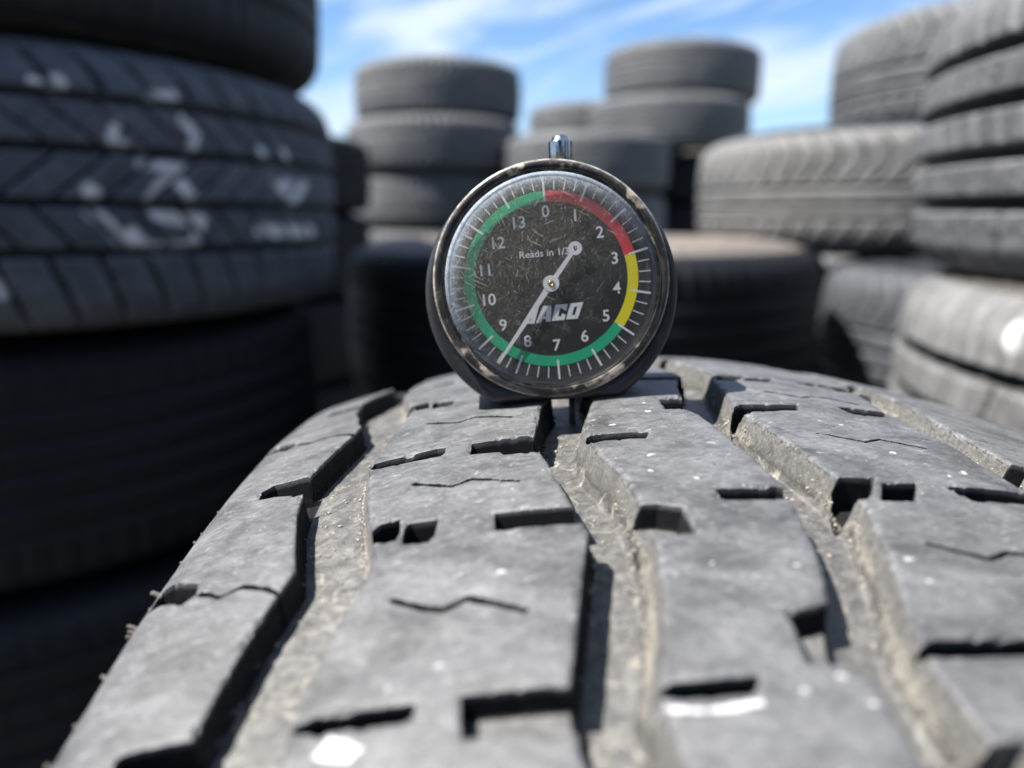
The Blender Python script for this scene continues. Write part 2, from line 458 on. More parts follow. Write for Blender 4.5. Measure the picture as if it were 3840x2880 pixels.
def tyre(x, y, zb, zt, label, R=.33, style='road', m=M_dark, ms=None, res=.005, rot=0., tilt=(0, 0), tw=None, chalk=None, group=None):
    sw = round(zt - zb, 3)
    tw = tw or round(sw * .93, 3)
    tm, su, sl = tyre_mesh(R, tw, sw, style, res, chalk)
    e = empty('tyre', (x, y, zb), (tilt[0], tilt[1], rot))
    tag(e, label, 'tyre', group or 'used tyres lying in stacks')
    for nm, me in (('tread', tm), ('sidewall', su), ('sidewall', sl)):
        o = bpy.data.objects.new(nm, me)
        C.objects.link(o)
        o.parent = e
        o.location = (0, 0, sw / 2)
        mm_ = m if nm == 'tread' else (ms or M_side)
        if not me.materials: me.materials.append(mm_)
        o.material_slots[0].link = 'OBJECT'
        o.material_slots[0].material = mm_
    return e
Z0 = CAMZ
def stack(x, y, levels, labels, **kw):
    """levels: heights relative to the camera, top first; the last one is the ground"""
    out = []
    rnd = random.Random(int(abs(x * 1000) + abs(y * 100)))
    for i in range(len(levels) - 1):
        zt, zb = levels[i] + Z0, levels[i + 1] + Z0
        k = dict(kw)
        ov = k.pop('over', {}).get(i, {})
        k.update(ov)
        dx, dy = k.pop('shift', (0, 0) if i == 0 else (rnd.uniform(-.012, .012), rnd.uniform(-.012, .012)))
        out.append(tyre(x + dx, y + dy, max(zb, 0), zt, labels[i], rot=k.pop('rot', rnd.uniform(0, 6)), **k))
    return out

# chalk marks across the ribs of the big left tyre, in (angle round the tyre, height) coordinates
LX, LY = -0.523, 0.817
def pix_to_cyl(px, py, cx, cy, R, rot, zmid):
    a = (px - 1106) / 1662.; b = -(py - 829.5) / 1662.
    d = Vector((a, math.cos(PITCH) + b * math.sin(PITCH), -math.sin(PITCH) + b * math.cos(PITCH)))
    A = d.x ** 2 + d.y ** 2; B = -2 * (d.x * cx + d.y * cy); Cc = cx * cx + cy * cy - R * R
    disc = max(B * B - 4 * A * Cc, 0)
    tt = (-B - math.sqrt(disc)) / (2 * A)
    return (math.atan2(d.y * tt - cy, d.x * tt - cx) - rot, d.z * tt - zmid)
CH = [  # strokes traced on the rib faces: points (2212-wide coordinates), half thickness in mm
    ([(247, 322), (236, 300), (248, 270)], 5), ([(392, 262), (420, 290), (408, 335)], 6), ([(305, 325), (316, 335)], 5), ([(242, 315), (262, 322)], 7),
    ([(296, 361), (345, 364), (392, 368)], 5), ([(318, 438), (340, 408), (366, 380)], 6), ([(366, 380), (395, 410), (420, 440)], 7), ([(190, 418), (198, 425)], 8),
    ([(192, 465), (230, 490), (258, 525), (280, 540)], 7), ([(285, 512), (310, 535), (330, 548)], 8), ([(334, 468), (380, 478), (432, 480)], 7), ([(432, 480), (425, 520), (405, 542), (350, 540)], 7),
    ([(560, 325), (585, 360)], 5), ([(610, 325), (628, 362)], 5), ([(588, 394), (660, 402)], 5), ([(600, 402), (634, 440), (655, 402)], 7), ([(628, 420), (636, 450)], 8),
    ([(560, 500), (675, 500)], 8), ([(0, 625), (6, 640)], 8), ([(112, 182), (120, 190)], 8), ([(325, 212), (370, 215)], 7), ([(60, 178), (130, 190)], 4)]
L2_ROT = 0.7
L2_mid = (0.119 - 0.09) / 2
def chalk_fn(TH, Z):
    out = np.zeros_like(Z)
    th = (TH + math.pi) % (2 * math.pi) - math.pi
    for pts, w in CH:
        q = [pix_to_cyl(x, y, LX, LY, .33, L2_ROT, L2_mid) for x, y in pts]
        q = [(((a + math.pi) % (2 * math.pi) - math.pi) * 330, z * 1000) for a, z in q]
        d = linesd(q, th * 330, Z * 1000)
        out = np.maximum(out, np.clip(1.4 - d / (w * .72), 0, 1))
    return out * (.8 + .5 * vnoise(th * 330, Z * 1000, 5, 11))

def dab_fn(TH, Z):
    th = (TH + math.pi) % (2 * math.pi) - math.pi
    q = [pix_to_cyl(x, y, .597, .454, .33, 1.1, -.138) for x, y in [(2170, 712), (2166, 732), (2178, 748)]]
    q = [(((a + math.pi) % (2 * math.pi) - math.pi) * 330, z * 1000) for a, z in q]
    return np.clip(1.5 - linesd(q, th * 330, Z * 1000) / 5.5, 0, 1) * .62
SL = 'in the near dark stack at the left edge'
stack(LX, LY, [.552, .334, .124, -.09, -.308, -.50, -.6914],  # topmost tyre is added above the view for its shadow
      ['tyre above the picture on top of the near left stack, higher than all others',
       'dark tyre at the top left corner, overhanging the chalk marked tyre',
       'dark wide tyre at left with smeared white chalk marks across its five ribs',
       'black shaded tyre directly under the chalk marked tyre at left',
       'second tyre below the chalk marked one, cut by the left edge of the photo',
       'lowest tyre of the near left stack, resting on the ground'],
      m=M_dark, style='allseason', res=.004,
      over={0: dict(style='ribbed', shift=(-.02, .0)), 1: dict(style='road', shift=(-.004, -.003), m=M_dark), 2: dict(res=.0022, chalk=chalk_fn, rot=L2_ROT, shift=(0, 0), tilt=(0, .012), m=M_blue, tw=.206),
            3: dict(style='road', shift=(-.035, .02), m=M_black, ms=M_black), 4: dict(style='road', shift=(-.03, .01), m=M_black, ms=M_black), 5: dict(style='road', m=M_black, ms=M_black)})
stack(.623, .502, [.150, -.041],
      ['pale grey tyre with four black circular grooves filling the upper right edge'], m=M_grey, style='ribbed', over={0: dict(res=.0022, rot=.4, tw=.188, tilt=(0, -.01))})
stack(.597, .454, [-.041, -.235, -.46, -.6914],
      ['pale tyre with a white paint dab at the right edge, under the black grooved one',
       'second tyre from below in the right edge stack',
       'bottom tyre of the right edge stack, on the ground'],
      m=M_pale, style='ribbed', over={0: dict(res=.0022, m=M_pale, tw=.186, rot=1.1, chalk=dab_fn, shift=(0, 0)), 1: dict(m=M_grey, res=.005), 2: dict(m=M_dark, res=.005)})
stack(.096, 1.124, [-.036, -.25, -.47, -.6914],
      ['wide black shaded tyre right behind the gauge, with a tan dusty upper sidewall',
       'middle tyre of the short black stack behind the gauge',
       'bottom tyre of the short black stack behind the gauge'],
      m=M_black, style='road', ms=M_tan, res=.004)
stack(.794, 1.092, [-.066, -.25, -.47, -.6914],
      ['grey chevron tread tyre low between the black tyre and the right edge stack',
       'tyre under the low grey chevron tread tyre',
       'bottom tyre below the low grey chevron tread tyre'],
      m=M_black, ms=M_black, style='chevron', res=.004, over={0: dict(res=.003, rot=2.0, m=M_mid, ms=M_dark)})  # dark sidewalls here and on the tyre above paint the gap's shade
stack(.72, 1.765, [-.066, -.26, -.47, -.6914],
      ['tyre hidden behind, carrying the back of the wide grey chevron tyre',
       'middle tyre of the hidden stack behind the chevron tyres',
       'bottom tyre of the hidden stack behind the chevron tyres'], m=M_grey, style='road')
stack(.667, 1.399, [.130, -.064], ['wide light grey chevron tread tyre right of the gauge, level with its top half'], m=M_pale, style='chevron', res=.003, R=.33, over={0: dict(rot=.3, tw=.172, ms=M_dark)})
stack(.933, 1.481, [.333, .133], ['grey tyre with chevron shoulders set back on top of the wide light grey one'], m=M_grey, style='chevron', res=.004, over={0: dict(rot=1.3)})
stack(-.294, 3.241, [.558, .343], ['top tyre of the middle stack left of the gauge, against the sky'], m=M_grey, style='lugged', over={0: dict(rot=.2)})
stack(-.304, 3.128, [.342, .144], ['second tyre from the top of the middle stack left of the gauge'], m=M_grey, style='lugged', R=.335, over={0: dict(rot=.9)})
stack(-.300, 3.14, [.143, -.055, -.25, -.46, -.6914],
      ['third tyre from the top of the middle stack, narrower and half in shadow',
       'fourth tyre from the top of the middle stack left of the gauge',
       'fifth tyre from the top of the middle stack left of the gauge',
       'lowest tyre of the middle stack left of the gauge'],
      m=M_grey, style='lugged', R=.33, over={0: dict(R=.33)})
stack(.726, 3.514, [.672, .454], ['highest tyre against the sky, on the stack right of the gauge button'], m=M_grey, style='road', over={0: dict(rot=.5, tilt=(0, .02))})
stack(.654, 3.393, [.453, .243], ['second tyre from the top of the tall stack right of the gauge button'], m=M_grey, style='road', R=.335)
stack(.74, 3.52, [.242, .04, -.18, -.43, -.6914],
      ['third tyre from the top of the tall stack right of the gauge button',
       'fourth tyre from the top of the tall stack right of the gauge button',
       'fifth tyre from the top of the tall stack right of the gauge button',
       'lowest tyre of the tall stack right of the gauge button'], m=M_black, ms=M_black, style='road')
stack(.27, 2.86, [.268, .07, -.16, -.42, -.6914],
      ['round shouldered grey tyre directly behind the gauge button',
       'second tyre of the stack directly behind the gauge button',
       'third tyre of the stack directly behind the gauge button',
       'lowest tyre of the stack directly behind the gauge button'], m=M_grey, style='road', R=.29)
stack(.42, 4.28, [.545, .36, .15, -.06, -.27, -.48, -.6914],
      ['far tyre seen in the gap between the middle stack and the highest stack',
       'second tyre of the farthest stack', 'third tyre of the farthest stack', 'fourth tyre of the farthest stack', 'fifth tyre of the farthest stack', 'lowest tyre of the farthest stack'], m=M_grey, style='road')
stack(-.735, 2.25, [.203, .0, -.23, -.46, -.6914],
      ['dark tyre top peeking out between the chalk marked tyre and the middle stack',
       'second tyre of the dark stack between the left and middle stacks',
       'third tyre of the dark stack between the left and middle stacks',
       'lowest tyre of the dark stack between the left and middle stacks'], m=M_black, ms=M_black, style='road')
for bx, by, bh in ((-1.15, -1.25, 5), (-.35, -1.45, 6), (.42, -1.35, 5), (1.2, -1.2, 6), (0.05, -2.2, 7), (1.9, -.5, 6)):  # unseen stacks, added to block sky light and give dark reflections
    lv = [-.6914 + .21 * (bh - i) for i in range(bh + 1)]
    stack(bx, by, lv, ['used tyre in the stacks behind the camera, out of the picture'] * bh, m=M_dark, style='road', res=.008, group='tyres stacked behind the camera')
stack(-.62, 3.95, [.15, -.06, -.27, -.48, -.6914],  # added black stack, fills a bright gap with the darkness between stacks
      ['dark tyre low behind the foot of the middle stack, left of the gauge', 'second tyre of the low dark stack behind the middle stack',
       'third tyre of the low dark stack behind the middle stack', 'lowest tyre of the low dark stack behind the middle stack'], m=M_black, ms=M_black, style='road')
# white paint dab on the right edge tyre
mw, t, p = mat('white_paint'); p.inputs['Base Color'].default_value = (.85, .86, .86, 1); p.inputs['Roughness'].default_value = .5

# ------------------------------------------------------------------ foreground tyre (standing upright)
R0 = 330.0; KC = .00225; US = 79.04; RR_ = 7.0
YAW, ROLL = .03196, .01527
cy_, sy_ = math.cos(YAW), math.sin(YAW); cr_, sr_ = math.cos(ROLL), math.sin(ROLL)
AX = Vector((cy_ * cr_, sy_ * cr_, -sr_)); FW = Vector((-sy_, cy_, 0)); UP = AX.cross(FW)
CREST = Vector((34.80667, 140.25949, -31.42436))
def drop(u):
    b = np.maximum(0, np.abs(u) - US)
    return KC * u * u + RR_ - np.sqrt(np.maximum(RR_ ** 2 - np.minimum(b, RR_) ** 2, 0))
PER = 54.6
def edge(pts):
    """pts: (s,u) covering exactly the traced range; periodic outside"""
    P = np.array(sorted(pts)); s0, s1 = P[0, 0], P[-1, 0]
    def f(s):
        q = np.where(s < s0, s + PER * np.ceil((s0 - s) / PER), s)
        q = np.where(q > s1, q - PER * np.ceil((q - s1) / PER), q)
        return np.interp(q, P[:, 0], P[:, 1])
    return f
G1L = edge([(-77, -67.8), (-62, -65.6), (-55, -64.1), (-51.4, -63.3), (-45.9, -64.6), (-35.1, -66.8), (-29, -67.4), (-21.5, -68.1), (-12.2, -66.2), (-3.7, -64.4), (3.2, -63.3), (9, -65)])
G1R = edge([(-85, -57.4), (-77.7, -57.7), (-73, -57.0), (-65, -55.8), (-58, -54.0), (-53.2, -53.1), (-48, -54.0), (-45, -54.6), (-38, -56.0), (-31.6, -56.9), (-23.5, -57.8), (-13.7, -56.7), (-6.2, -55.4), (3.9, -54.0), (10, -52.7)])
G2L = edge([(-83, -31.7), (-77.4, -31.8), (-69.7, -30.3), (-59.7, -28.5), (-54, -27.3), (-47.8, -28.5), (-41.1, -29.8), (-34.4, -30.7), (-30, -31.5), (-22.4, -32.0), (-15.9, -30.9), (-9.2, -30.1), (-4, -28.6), (0, -27.5), (8, -28.8)])
G2R = edge([(-87, -23.3), (-79.5, -24.0), (-73, -22.4), (-67.7, -21.2), (-58.5, -20.0), (-49, -20.2), (-46, -20.3), (-39.8, -21.2), (-33, -23.2), (-25.4, -24.1), (-19.6, -23.6), (-11.9, -21.7), (-4, -20.2), (5, -20.0)])
G3L = edge([(-88, -4.5), (-79.6, -4.6), (-77, -6.6), (-72.5, -5.8), (-69, -4.7), (-64.5, -3.5), (-57, -2.1), (-48, -1.0), (-42.5, -1.2), (-37.7, -2.0), (-32, -3.0), (-25, -3.9), (-17.6, -5.2), (-16.2, -6.3), (-8.5, -5.2), (0, -4.0), (7, -2.2)])
G3R = edge([(-86, 2.3), (-78, 1.5), (-72, 2.1), (-68, 3.5), (-62.5, 5.1), (-57.6, 6.0), (-50.6, 7.8), (-48, 7.4), (-42.5, 7.5), (-39, 6.7), (-30, 4.9), (-19, 2.9), (-16.5, 1.6), (-9.7, 3.1), (-0.6, 4.0), (6.3, 4.8), (14, 6.5)])
G4L = edge([(-50, 35.2), (-44, 34.8), (-34, 33.7), (-25.5, 33.4), (-19, 31.6), (-13.7, 30.5), (-5, 31.2), (4, 32.5)])
G4R = edge([(-50, 41.6), (-33, 40.4), (-20, 39.3), (-11.7, 38.8), (-5, 40.2), (4, 41.5)])
G5L = lambda s: 62.0 + 0 * s
GROOVES = [(G1L, G1R, 4.9), (G2L, G2R, 6.2), (G3L, G3R, 5.8), (G4L, G4R, 3.6)]
POLY = [  # polygon (u,s), depth, copies (k*PER)
 ([(-66.0, -20.8), (-71.1, -20.3), (-74.0, -19.7), (-75.7, -21.3), (-75.2, -24.6), (-72.6, -25.4), (-68.1, -27.8), (-66.0, -27.5)], 5.5, (0, 1, 2)),
 ([(-66.0, -76.6), (-72.8, -76.3), (-75.2, -76.5), (-74.9, -80.5), (-72, -81.5), (-66.0, -82.5)], 5.5, (0, -1)),
 ([(-83.5, -44.5), (-81.0, -45.4), (-79.2, -46.7), (-76.8, -47.9), (-76.1, -50.7), (-77.4, -52.3), (-80.7, -50.5), (-83.5, -49.5)], 4.0, (-1, 0, 1, 2)),
 ([(-57.8, -23.9), (-57.2, -22.4), (-47.2, -21.9), (-45.9, -22.2), (-46.0, -24.2), (-46.6, -25.3), (-55.8, -25.2), (-57.1, -25.0)], 4.5, (0, 1, 2)),
 ([(-41.8, -22.3), (-30.0, -22.6), (-30.0, -29.5), (-36.9, -29.0), (-37.4, -27.7), (-42.0, -26.8)], 5.0, (0, 1, 2)),
 ([(-54.4, -45.6), (-53.4, -44.2), (-50.9, -43.9), (-50.5, -47.5), (-50.9, -49.2), (-52.2, -49.4), (-53.9, -48.9)], 5.0, (-1, 0, 1)),
 ([(-50.1, -46.9), (-49.6, -45.6), (-45.7, -46.0), (-46.0, -50.0), (-46.7, -51.0), (-49.4, -50.8), (-50.0, -50.3)], 5.0, (-1, 0, 1)),
 ([(-38.5, -46.9), (-26.5, -47.9), (-26.0, -52.2), (-38.4, -50.9)], 2.9, (-1, 0, 1)),
 ([(-41.8, -77.0), (-30.0, -77.7), (-30.0, -83.1), (-41.7, -81.8)], 3.2, (-1, 0)),
 ([(-57.7, -77.9), (-55.3, -76.9), (-46.3, -77.2), (-45.9, -77.5), (-46.3, -78.9), (-47.1, -79.3), (-55.0, -79.0), (-57.1, -78.6)], 4.5, (-1, 0)),
 ([(-18.0, -49.0), (-21.5, -49.0), (-21.5, -56.1), (-14.9, -56.0), (-15.2, -50.2)], 3.6, (-1, 0, 1)),
 ([(-24.2, -79.5), (-22.9, -78.4), (-15.1, -78.2), (-14.6, -78.3), (-15.4, -79.8), (-16.1, -80.3), (-22.1, -80.4), (-23.6, -80.0)], 4.2, (-1, 0)),
 ([(-24.4, -25.6), (-23.0, -25.4), (-14.7, -25.5), (-14.4, -25.7), (-15.4, -28.1), (-22.1, -28.0), (-23.4, -28.6), (-24.2, -27.0)], 4.2, (0, 1, 2)),
 ([(-9.7, -9.1), (-4.5, -8.4), (-5.0, -16.2), (-9.7, -15.3)], 4.5, (0, 1)),
 ([(-9.9, -45.9), (-1.7, -45.6), (-0.7, -46.2), (-1.0, -48.4), (-1.8, -48.9), (-9.4, -48.9), (-9.9, -48.3)], 4.5, (-1, 0, 1)),
 ([(-9.2, -70.3), (-4.0, -68.7), (-4.5, -77.8), (-9.8, -77.2)], 3.6, (-1, 0)),
 ([(6.8, -42.9), (8.3, -42.4), (12.8, -42.3), (10.3, -46.8), (9.0, -48.4), (6.9, -48.9), (5.3, -48.8), (6.3, -44.4)], 5.2, (-1, 0, 1)),
 ([(13.2, -43.6), (18.4, -43.0), (15.2, -48.4), (10.6, -48.7)], 5.0, (-1, 0, 1)),
 ([(0.9, -17.0), (2.6, -14.0), (3.9, -13.0), (14.2, -11.9), (12.8, -15.2), (4.6, -17.0), (3.0, -18.5), (1.0, -18.2)], 4.2, (0, 1)),
 ([(1.2, -75.5), (3.2, -74.5), (14.3, -73.7), (13.3, -76.0), (3.5, -76.8), (1.5, -76.5)], 4.2, (-1, 0)),
 ([(21.7, -10.6), (23.6, -10.1), (30.8, -9.7), (30.8, -14.2), (26.1, -14.4), (22.9, -14.2)], 3.8, (0, 1)),
 ([(22.3, -43.4), (28.0, -42.6), (35.5, -42.4), (36, -46.2), (31.7, -46.4), (23.6, -47.1)], 4.0, (-1, 0, 1)),
 ([(29.6, 11.6), (33.6, 11.4), (32.6, 5.0), (28.5, 4.4)], 4.2, (0,)),
 ([(38, -30), (52, -32), (52, -35), (38, -33.6)], 3.6, (-1, 0, 1, 2)),
 ([(64, -12), (84, -14), (84, -19), (64, -16)], 4.0, (-1, 0, 1, 2)),
 ([(64, -39), (84, -41), (84, -46), (64, -43)], 4.0, (-1, 0, 1, 2)),
]
SIPE = [
 ([(-75.8, -50.9), (-72.2, -53.3), (-69.7, -52.2), (-66.5, -54.1), (-63.7, -56.3)], .30, (-1, 0, 1, 2)),
 ([(-49.9, -34.5), (-44.2, -37.3), (-41.5, -35.9), (-35.1, -39.1)], .22, (0, 1)),
 ([(-49.8, -61.9), (-46.3, -64.0), (-44.2, -65.0), (-41.5, -63.6), (-35.4, -66.9)], .30, (0, 1)),
 ([(11.3, -26.9), (17.5, -29.6), (20.6, -27.8), (26.9, -29.4)], .24, (0, 1)),
 ([(11.3, -58.6), (17.1, -61.1), (20.2, -59.5), (23.1, -59.7), (27.3, -61.2)], .30, (0, 1)),
]
def wobble(U, Sg):
    return (vnoise(U, Sg, 4.3, 5) - .5) * .10 + (vnoise(U * 2, Sg * 2, 1.1, 6) - .5) * .05
def rim_distance(U, Sg):
    wob = wobble(U, Sg)
    F = np.full(U.shape, -9.)
    for (fl, fr, d) in GROOVES:
        F = np.maximum(F, smin(U - fl(Sg) + wob, fr(Sg) - U + wob, .3))
    for poly, d, copies in POLY:
        P = np.array(poly)
        for k in copies:
            Q = P + [0, k * PER]
            m = (U > Q[:, 0].min() - 1) & (U < Q[:, 0].max() + 1) & (Sg > Q[:, 1].min() - 1) & (Sg < Q[:, 1].max() + 1)
            if m.any(): F[m] = np.maximum(F[m], polysd(Q, U[m], Sg[m]) + wob[m] * .15)
    return F
def snap(U, Sg, u_ax, s_ax):
    # slide grid points onto the rims (and onto a line just inside them) so that the walls stand clean
    F = rim_distance(U, Sg)
    gs, gu = np.gradient(F, s_ax, u_ax)
    g2 = np.maximum(gu * gu + gs * gs, .3)
    tgt = np.where(np.abs(F) < .13, 0., np.where((F >= .13) & (F < .40), .27, F))
    k = (F - tgt) / g2
    k = np.clip(k, -.16, .16)
    return U - k * gu, Sg - k * gs
def tread_depth(U, Sg):
    D = np.zeros_like(U); sandm = np.zeros_like(U); wallm = np.zeros_like(U); pitm = np.zeros_like(U); lwm = np.zeros_like(U)
    wob = wobble(U, Sg)
    def prof(sd, d, k=9.0):
        x = smin((sd) * k, d + 0 * sd, 1.3)          # wall then floor, filleted foot
        return smax(x, 0 * x, .5) - smax(0 * x, np.full_like(x, 0.) , .5)
    for (fl, fr, d) in GROOVES:
        a = fl(Sg); b = fr(Sg)
        sl = U - a + wob; sr = b - U + wob
        sd = smin(sl, sr, .3)
        bumps = (fbm(U, Sg, 6, 21) - .5) * .6 + (fbm(U, Sg, 1.2, 31, 3) - .5) * .12
        x = smin(prof(sl, d), smax(smin(sr * 4.2 - .25, d + 0 * sr, 2.2), 0 * sr, 1.1) , .4)
        x = np.where(sd > 0, x, np.minimum(x, .3)) + bumps * .7 * sstep(.9, 2.0, sd)
        x = np.where(sd > -.5, x, 0)
        D = np.maximum(D, x)
        inside = sd > 0
        # sand drifts at the foot of the walls, thicker on the right hand one
        rightfoot = np.exp(-((sr - .9) / .65) ** 2) * inside
        leftfoot = np.exp(-((sl - 1.2) / .7) ** 2) * inside * .55
        patch = fbm(U * 1.3, Sg * .5, 9, 41, 3)
        sandm = np.maximum(sandm, rightfoot * (.0 + 1.0 * patch)); sandm = np.maximum(sandm, leftfoot * patch * .8)
        lwm = np.maximum(lwm, (1 - sstep(.7, 1.5, sr)) * inside)
        sandm = np.maximum(sandm, inside * (.02 + .30 * sstep(.5, .75, fbm(U, Sg, 6, 51))))
        # the sun-blown face of the left-facing wall carries dust as well
        wallm = np.maximum(wallm, sstep(.02, .2, sd) * (1 - sstep(.8, 1.3, sd)) * inside)
    for poly, d, copies in POLY:
        P = np.array(poly)
        for k in copies:
            Q = P + [0, k * PER]
            m = (U > Q[:, 0].min() - 1) & (U < Q[:, 0].max() + 1) & (Sg > Q[:, 1].min() - 1) & (Sg < Q[:, 1].max() + 1)
            if not m.any(): continue
            sd = polysd(Q, U[m], Sg[m]) + wob[m] * .15
            x = np.where(sd > -.5, prof(sd, d, 15.0), 0)
            D[m] = np.maximum(D[m], x)
            pitm[m] = np.maximum(pitm[m], sstep(.05, .25, sd) * (1.0 if d > 3.7 else (1 - sstep(.35, .7, sd))) * (x > 0))
    for line, w, copies in SIPE:
        P = np.array(line)
        for k in copies:
            Q = P + [0, k * PER]
            m = (U > Q[:, 0].min() - 1) & (U < Q[:, 0].max() + 1) & (Sg > Q[:, 1].min() - 1) & (Sg < Q[:, 1].max() + 1)
            if not m.any(): continue
            d = linesd(Q, U[m], Sg[m]) + (fbm(U[m], Sg[m], 1.5, 77, 3) - .5) * .5 + (vnoise(U[m], Sg[m], 6, 79) - .5) * .12
            D[m] = np.maximum(D[m], 2.2 * np.clip((w - d) / .22, 0, 1)); pitm[m] = np.maximum(pitm[m], np.clip((w + .08 - d) / .15, 0, 1))
    # the recess above the R3 square carries a sand ramp
    m = (U > -22) & (U < -13)
    sandm[m] = np.maximum(sandm[m], .95 * np.exp(-((U[m] + 16.3 - .0) / 1.3) ** 2 - ((Sg[m] + 54.2) / 1.6) ** 2))
    rc_ = rim_distance(U, Sg)
    chip = np.clip(fbm(U, Sg, 1.3, 101, 3) - .56, 0, 1) * 5 * np.exp(-((rc_ + .15) / .4) ** 2)
    D = D + chip * .4 + .16 * np.exp(-((rc_ + .05) / .28) ** 2) * (rc_ < .1)
    # small gouge, chips and softly rounded, worn rib faces
    for (u0, s0, r, d) in [(-36.6, -80.6, .55, 1.0), (-8, -39, .25, .5)]:
        q = np.hypot(U - u0, Sg - s0); D = np.maximum(D, d * np.clip(1 - q / r, 0, 1))
    D = D + (fbm(U, Sg, 14, 61, 3) - .5) * .5 + (fbm(U, Sg, 1.6, 71, 3) - .5) * .10
    return D, sandm, wallm, pitm * (1 - .9 * np.clip(sandm - .5, 0, .5) * 2), lwm
PAINT = [([(-54.9, -81.6), (-53.6, -79.5), (-52.0, -80.2), (-50.2, -81.6), (-51.5, -82.8), (-54.0, -82.2)], .25),
         ([(-24.6, -80.9), (-22.0, -81.2), (-20.5, -81.6), (-17.5, -81.1), (-15.4, -80.9), (-15.2, -81.6), (-19, -82.2), (-23, -81.8)], .2)]
SPOTS = [(-11.5, -80.2, .45), (-5.7, -63.0, .4), (-7.4, -78.9, .5), (-14.7, -62, .55), (-6.0, -81.9, .5), (-12.9, -16.9, .6), (-12, -42.7, .7), (7.1, -61.8, .7), (7.4, -65.7, .6),
         (-17, -40, .5), (-16.2, -35, .6), (-38, -60, .5), (20, -33, .6), (-30.5+18, -12, .5), (-44, -73, .5), (14, -21, .5), (17, -22, .5), (28, -38, .8), (24.5, -40, .6), (-19.5, -22.0, .5)]
def paint_mask(U, Sg):
    out = np.zeros_like(U)
    wob = (vnoise(U, Sg, .5, 91) - .5) * .5
    for poly, k in PAINT:
        P = np.array(poly)
        m = (U > P[:, 0].min() - 1) & (U < P[:, 0].max() + 1) & (Sg > P[:, 1].min() - 1) & (Sg < P[:, 1].max() + 1)
        if m.any(): out[m] = np.maximum(out[m], np.clip(.5 + (polysd(P, U[m], Sg[m]) + wob[m] * .5) / .4, 0, 1))
    rng = random.Random(4)
    for u0, s0, r in SPOTS:
        m = (np.abs(U - u0) < 2) & (np.abs(Sg - s0) < 2)
        if m.any():
            q = np.hypot((U[m] - u0) * .8, (Sg[m] - s0) * 1.2)
            out[m] = np.maximum(out[m], np.clip(.5 + (r * .75 - q + (fbm(U[m], Sg[m], .55, 93, 3) - .5) * 2.2 * r) / .35, 0, 1) * .8)
    return out
def fore_pos(U, r, Sg):
    th = Sg / R0
    return np.stack([U / 1000, r * np.sin(th) / 1000, (r * np.cos(th) + R0) / 1000], -1)
SH = np.concatenate([np.linspace(79.2, 85.6, 24)])
u_f = np.concatenate([-SH[::-1], np.arange(-79.0, 45, .2), np.arange(45, 79.1, .4), SH])
s_f = np.concatenate([np.arange(-104, -20, .2), np.arange(-20, 20, .25), np.arange(20, 80, .5)])
U, Sg = np.meshgrid(u_f, s_f)
U, Sg = snap(U, Sg, u_f, s_f)
D, sm_, wm_, pm_, lw_ = tread_depth(U, Sg)
Rr = R0 - drop(U) - D
V = fore_pos(U, Rr, Sg).reshape(-1, 3)
n1_ = len(V)
F1 = grid_faces(len(s_f), len(u_f))
A_dep = np.clip(D / 6, 0, 1).ravel(); A_s = sm_.ravel(); A_w = wm_.ravel(); A_p = paint_mask(U, Sg).ravel()
mmv = np.stack([U, Sg, D], -1).reshape(-1, 3)
u_c = np.concatenate([-SH[::-4], np.arange(-79, 79.1, 1.0), SH[::4]])
s_c = np.linspace(s_f[-1], s_f[0] + 2 * math.pi * R0, 900)
U2, S2 = np.meshgrid(u_c, s_c)
D2, sm2, wm2, pm2, lw2 = tread_depth(U2, S2)
V2 = fore_pos(U2, R0 - drop(U2) - D2, S2).reshape(-1, 3)
F2 = grid_faces(len(s_c), len(u_c), off=n1_)
tm = mesh_np('tread', np.concatenate([V, V2]), [F1, F2], True,
             {'dep': np.concatenate([A_dep, np.clip(D2 / 6, 0, 1).ravel()]), 'sand': np.concatenate([A_s, sm2.ravel()]),
              'wall': np.concatenate([A_w, wm2.ravel()]), 'paint': np.concatenate([A_p, np.zeros(len(V2))]),
              'pit': np.concatenate([pm_.ravel(), pm2.ravel()]), 'lwall': np.concatenate([lw_.ravel(), lw2.ravel()]),
              'mm': np.concatenate([mmv, np.stack([U2, S2, D2], -1).reshape(-1, 3)])}, steep=D.ravel())
ft_c = (CREST - UP * R0) / 1000 + Vector((0, 0, CAMZ))
ft = empty('tyre', ft_c - UP * (R0 / 1000))
ft.rotation_mode = 'QUATERNION'
ft.rotation_quaternion = Matrix((AX, FW, UP)).transposed().to_quaternion()
tag(ft, 'weathered grey tyre standing upright in front, its sandy tread under the gauge', 'tyre')
obj('tread', tm, M_tread, ft)
